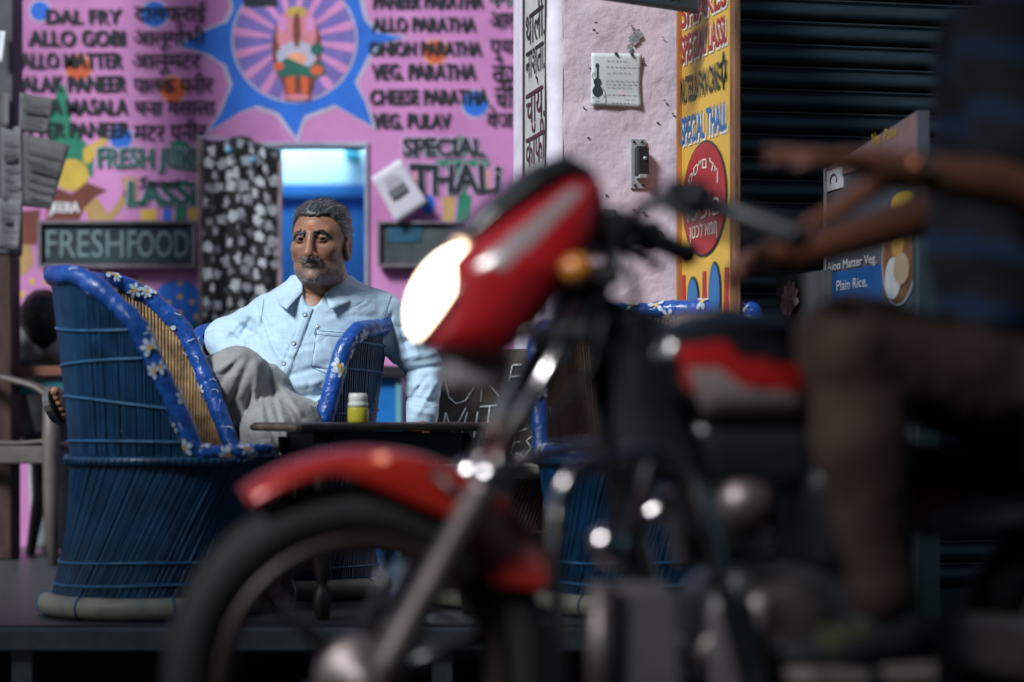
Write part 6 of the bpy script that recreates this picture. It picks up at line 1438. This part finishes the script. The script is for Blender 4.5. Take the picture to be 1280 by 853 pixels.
# ================================================================== RIDER
rider = empty('person', (RW(1290, 500).x, RW(1290, 500).y, 0), 'dark-clothed motorcycle rider in a navy striped shirt and brown trousers, hand raised over the grip', 'person')
RSK = np.array((0.20, 0.072, 0.042))
SH_, ELr, WRr = RW(1262, 62, -.21), RW(1296, 238, -.30), RW(1132, 214, -.34)
def hand_out(p):
    f = (RW(960, 182, -.36) - WRr).normalized()
    d = rcone(p, WRr, WRr + f * .05, .024, .030); n = Vector((0, 0, -1)); n = (n - f * n.dot(f)).normalized(); x = f.cross(n)
    for k, (o, L, cv) in enumerate(((-.03, .098, .10), (-.010, .11, .03), (.010, .10, .10), (.028, .08, .2))):
        b = WRr + f * .105 + x * o; d = smin(d, rcone(p, WRr + f * .03 + x * o * .7, b, .016, .0125), .012); q = b; a = 0
        for j in range(3):
            a += cv; q2 = q + (f * math.cos(a) + n * math.sin(a)).normalized() * L * (.45, .32, .25)[j]; d = smin(d, rcone(p, q, q2, (.0105, .0098, .009)[j], (.0098, .009, .0075)[j]), .004); q = q2
    t0 = WRr + f * .03 + n * .012; t1 = RW(1050, 262, -.36); t2 = RW(1006, 284, -.37)
    d = smin(d, rcone(p, t0, t1, .022, .0145), .016); return smin(d, rcone(p, t1, t2, .0145, .010), .008)
E2r, W2r = RW(1180, 262, .30), RW(1000, 316, .32)
def rskin(p):
    d = smin(hand_out(p), rcone(p, ELr, WRr, .043, .026), .02); d = smin(d, rcone(p, SH_, ELr, .045, .041), .03)
    d = smin(d, rcone(p, RW(1270, 75, .2), E2r, .045, .04), .03); d = smin(d, rcone(p, E2r, W2r, .04, .027), .02)
    d = smin(d, hand(p, W2r, RW(850, 325, .34) - W2r, (0, 0, -1), curl=.75), .015)
    d = smin(d, rcone(p, RW(1300, 480), RW(1290, 70), .10, .11), .06); d = smin(d, rcone(p, SH_, RW(1270, 75, .2), .05, .05), .05)
    d = smin(d, rcone(p, RW(1285, 60), RW(1275, -60), .055, .052), .03); hd = RW(1262, -150)
    d = smin(d, ell(p, hd, (.095, .076, .115)), .03); return smin(d, rcone(p, hd + Vector((-.09, 0, -.01)), hd + Vector((-.105, 0, -.03)), .014, .012), .015)
lo = Vector((RW(830, 0).x, 3.2, RW(0, 510).z)); hi = Vector((RW(1400, 0).x + .05, 4.5, RW(1262, -290).z))
me, V = surfnet(rskin, lo, hi, .0085, 'body'); set_col(me, np.tile(RSK, (len(V), 1)) * (1 + .1 * nz(V, 60))[:, None])
rb = link('body', me, attr_mat('rider_skin', 0.4, 0.1), rider)
hd = RW(1262, -150)
me, V = surfnet(lambda p: np.maximum(ell(p, hd + Vector((.012, 0, .02)), (.10, .083, .112)), (hd.z + .02 - .9 * np.clip(p[:, 0] - hd.x + .02, -.2, .1)) - p[:, 2]) + .002 * nz(p, 90), hd - Vector((.14, .12, .14)), hd + Vector((.16, .12, .16)), .008, 'hair'); link('hair', me, mat('black_hair', (0, 0, 0)), rider)
# bangle / watch on the wrist
wf = (ELr - WRr).normalized(); MB().torus(WRr + wf * .012, .0285, .006, wf, 28, 8).build('bracelet', mat('copper_bangle', (0.75, 0.28, 0.16), 0.25, 0.1, metal=1.0), rider)
wn_ = Vector((0, -1, .25)); wn_ = (wn_ - wf * wn_.dot(wf)).normalized(); MB().lathe([(0, 0), (.019, 0), (.02, .004), (.017, .008), (0, .009)], 18, WRr + wf * .012 + wn_ * .028, wn_).build('watch_case', mat('copper_bangle', (0, 0, 0)), rider)
# striped shirt with short sleeves
def rshirt(p):
    d = rcone(p, RW(1310, 500), RW(1296, 300), .165, .165); d = smin(d, rcone(p, RW(1296, 300), RW(1290, 80), .165, .16), .06)
    sl = rcone(p, SH_, SH_.lerp(ELr, .75), .075, .078); d = smin(d, sl, .05); d = smin(d, rcone(p, RW(1270, 75, .2), RW(1270, 75, .2).lerp(E2r, .6), .075, .07), .05)
    d = smin(d, rcone(p, SH_, RW(1270, 75, .2), .075, .075), .05)
    return d + .006 * nz(p, 26, 4) + .003 * nz(p, 60, 1)
me, V = surfnet(rshirt, Vector((RW(1100, 0).x, 3.3, RW(0, 540).z)), Vector((RW(1500, 0).x, 4.5, RW(0, -20).z)), .012, 'shirt')
sv = np.sin((V[:, 2] + .25 * V[:, 0]) * 2 * math.pi / .095) > .55
set_col(me, np.where(sv[:, None], np.array((.004, .02, .065)), np.array((.003, .004, .007)))); link('shirt', me, attr_mat('navy_striped_knit', .85, var=.2, bump=.3), rider)
# trousers: near leg and far leg
KN, AN = RW(1062, 432, -.22), RW(1102, 742, -.21)
def rtr(p):
    d = rcone(p, RW(1310, 510, -.10), KN, .105, .078); d = smin(d, rcone(p, KN, RW(1076, 560, -.22), .074, .068), .02); d = smin(d, rcone(p, RW(1076, 560, -.22), AN, .068, .050), .03)
    K2_, A2_ = RW(1062, 440, .22), RW(1110, 750, .22); d = smin(d, rcone(p, RW(1310, 510, .10), K2_, .105, .078), .03); d = smin(d, rcone(p, K2_, A2_, .074, .052), .02)
    d = smin(d, rcone(p, RW(1320, 520, -.08), RW(1320, 520, .08), .135, .135), .05)
    return d + .006 * nz(p, 24, 2) + .003 * nz(p, 70, 7)
me, V = surfnet(rtr, Vector((RW(960, 0).x, 3.3, RW(0, 790).z)), Vector((RW(1500, 0).x, 4.5, RW(0, 340).z)), .011, 'trousers')
link('trousers', me, mat('brown_trouser_cloth', (0.046, 0.020, 0.013), 0.85, 0.25, 12, 0.3, 160), rider)
# shoes
m_shoe = mat('black_shoe_mesh', (0.012, 0.013, 0.014), 0.7, 0.3, 60); m_solew = mat('worn_pale_sole', (0.30, 0.24, 0.21), 0.6, 0.25)
for sy in (-1, 1):
    hl, to = RW(1128, 800, sy * .2), RW(965, 838, sy * .21) if False else None
    hl = RW(1122, 800, sy * .2); to = RW(1000, 822, sy * .21)
    def shoe(p):
        d = rcone(p, hl, hl.lerp(to, .55), .040, .040); d = smin(d, rcone(p, hl.lerp(to, .5), to, .039, .030), .03); d = smin(d, rcone(p, hl + Vector((0, 0, .03)), RW(1104, 752, sy * .2), .042, .046), .03)
        return smax(d, (hl.z - .035) - p[:, 2], .01)
    me, V = surfnet(shoe, Vector((min(hl.x, to.x) - .09, hl.y - .12, hl.z - .08)), Vector((hl.x + .09, hl.y + .12, hl.z + .14)), .007, 'shoe'); so = link('shoe', me, m_shoe, rider)
    out = [(-.05, -.03), (-.055, 0), (-.05, .03), (.06, .038), (.13, .04), (.175, .02), (.178, -.01), (.15, -.036), (.06, -.034)]; f = (to - hl); f.z = 0; f.normalize(); x = f.cross(uz)
    MB().prism(out, hl - uz * .058, f, x, uz, .024).build('shoe_sole', m_solew, so)
    for k in range(3):
        c = hl + f * (.055 + .03 * k) + Vector((0, sy * .038, .004)); MB().box(c, (.010, .006, .05), (0, math.radians(38), math.atan2(f.y, f.x)), bev=.002).build('shoe_stripe', mat('dull_lime_stripe', (0.16, 0.17, 0.03), 0.6), so)
print('objects', len(bpy.data.objects))
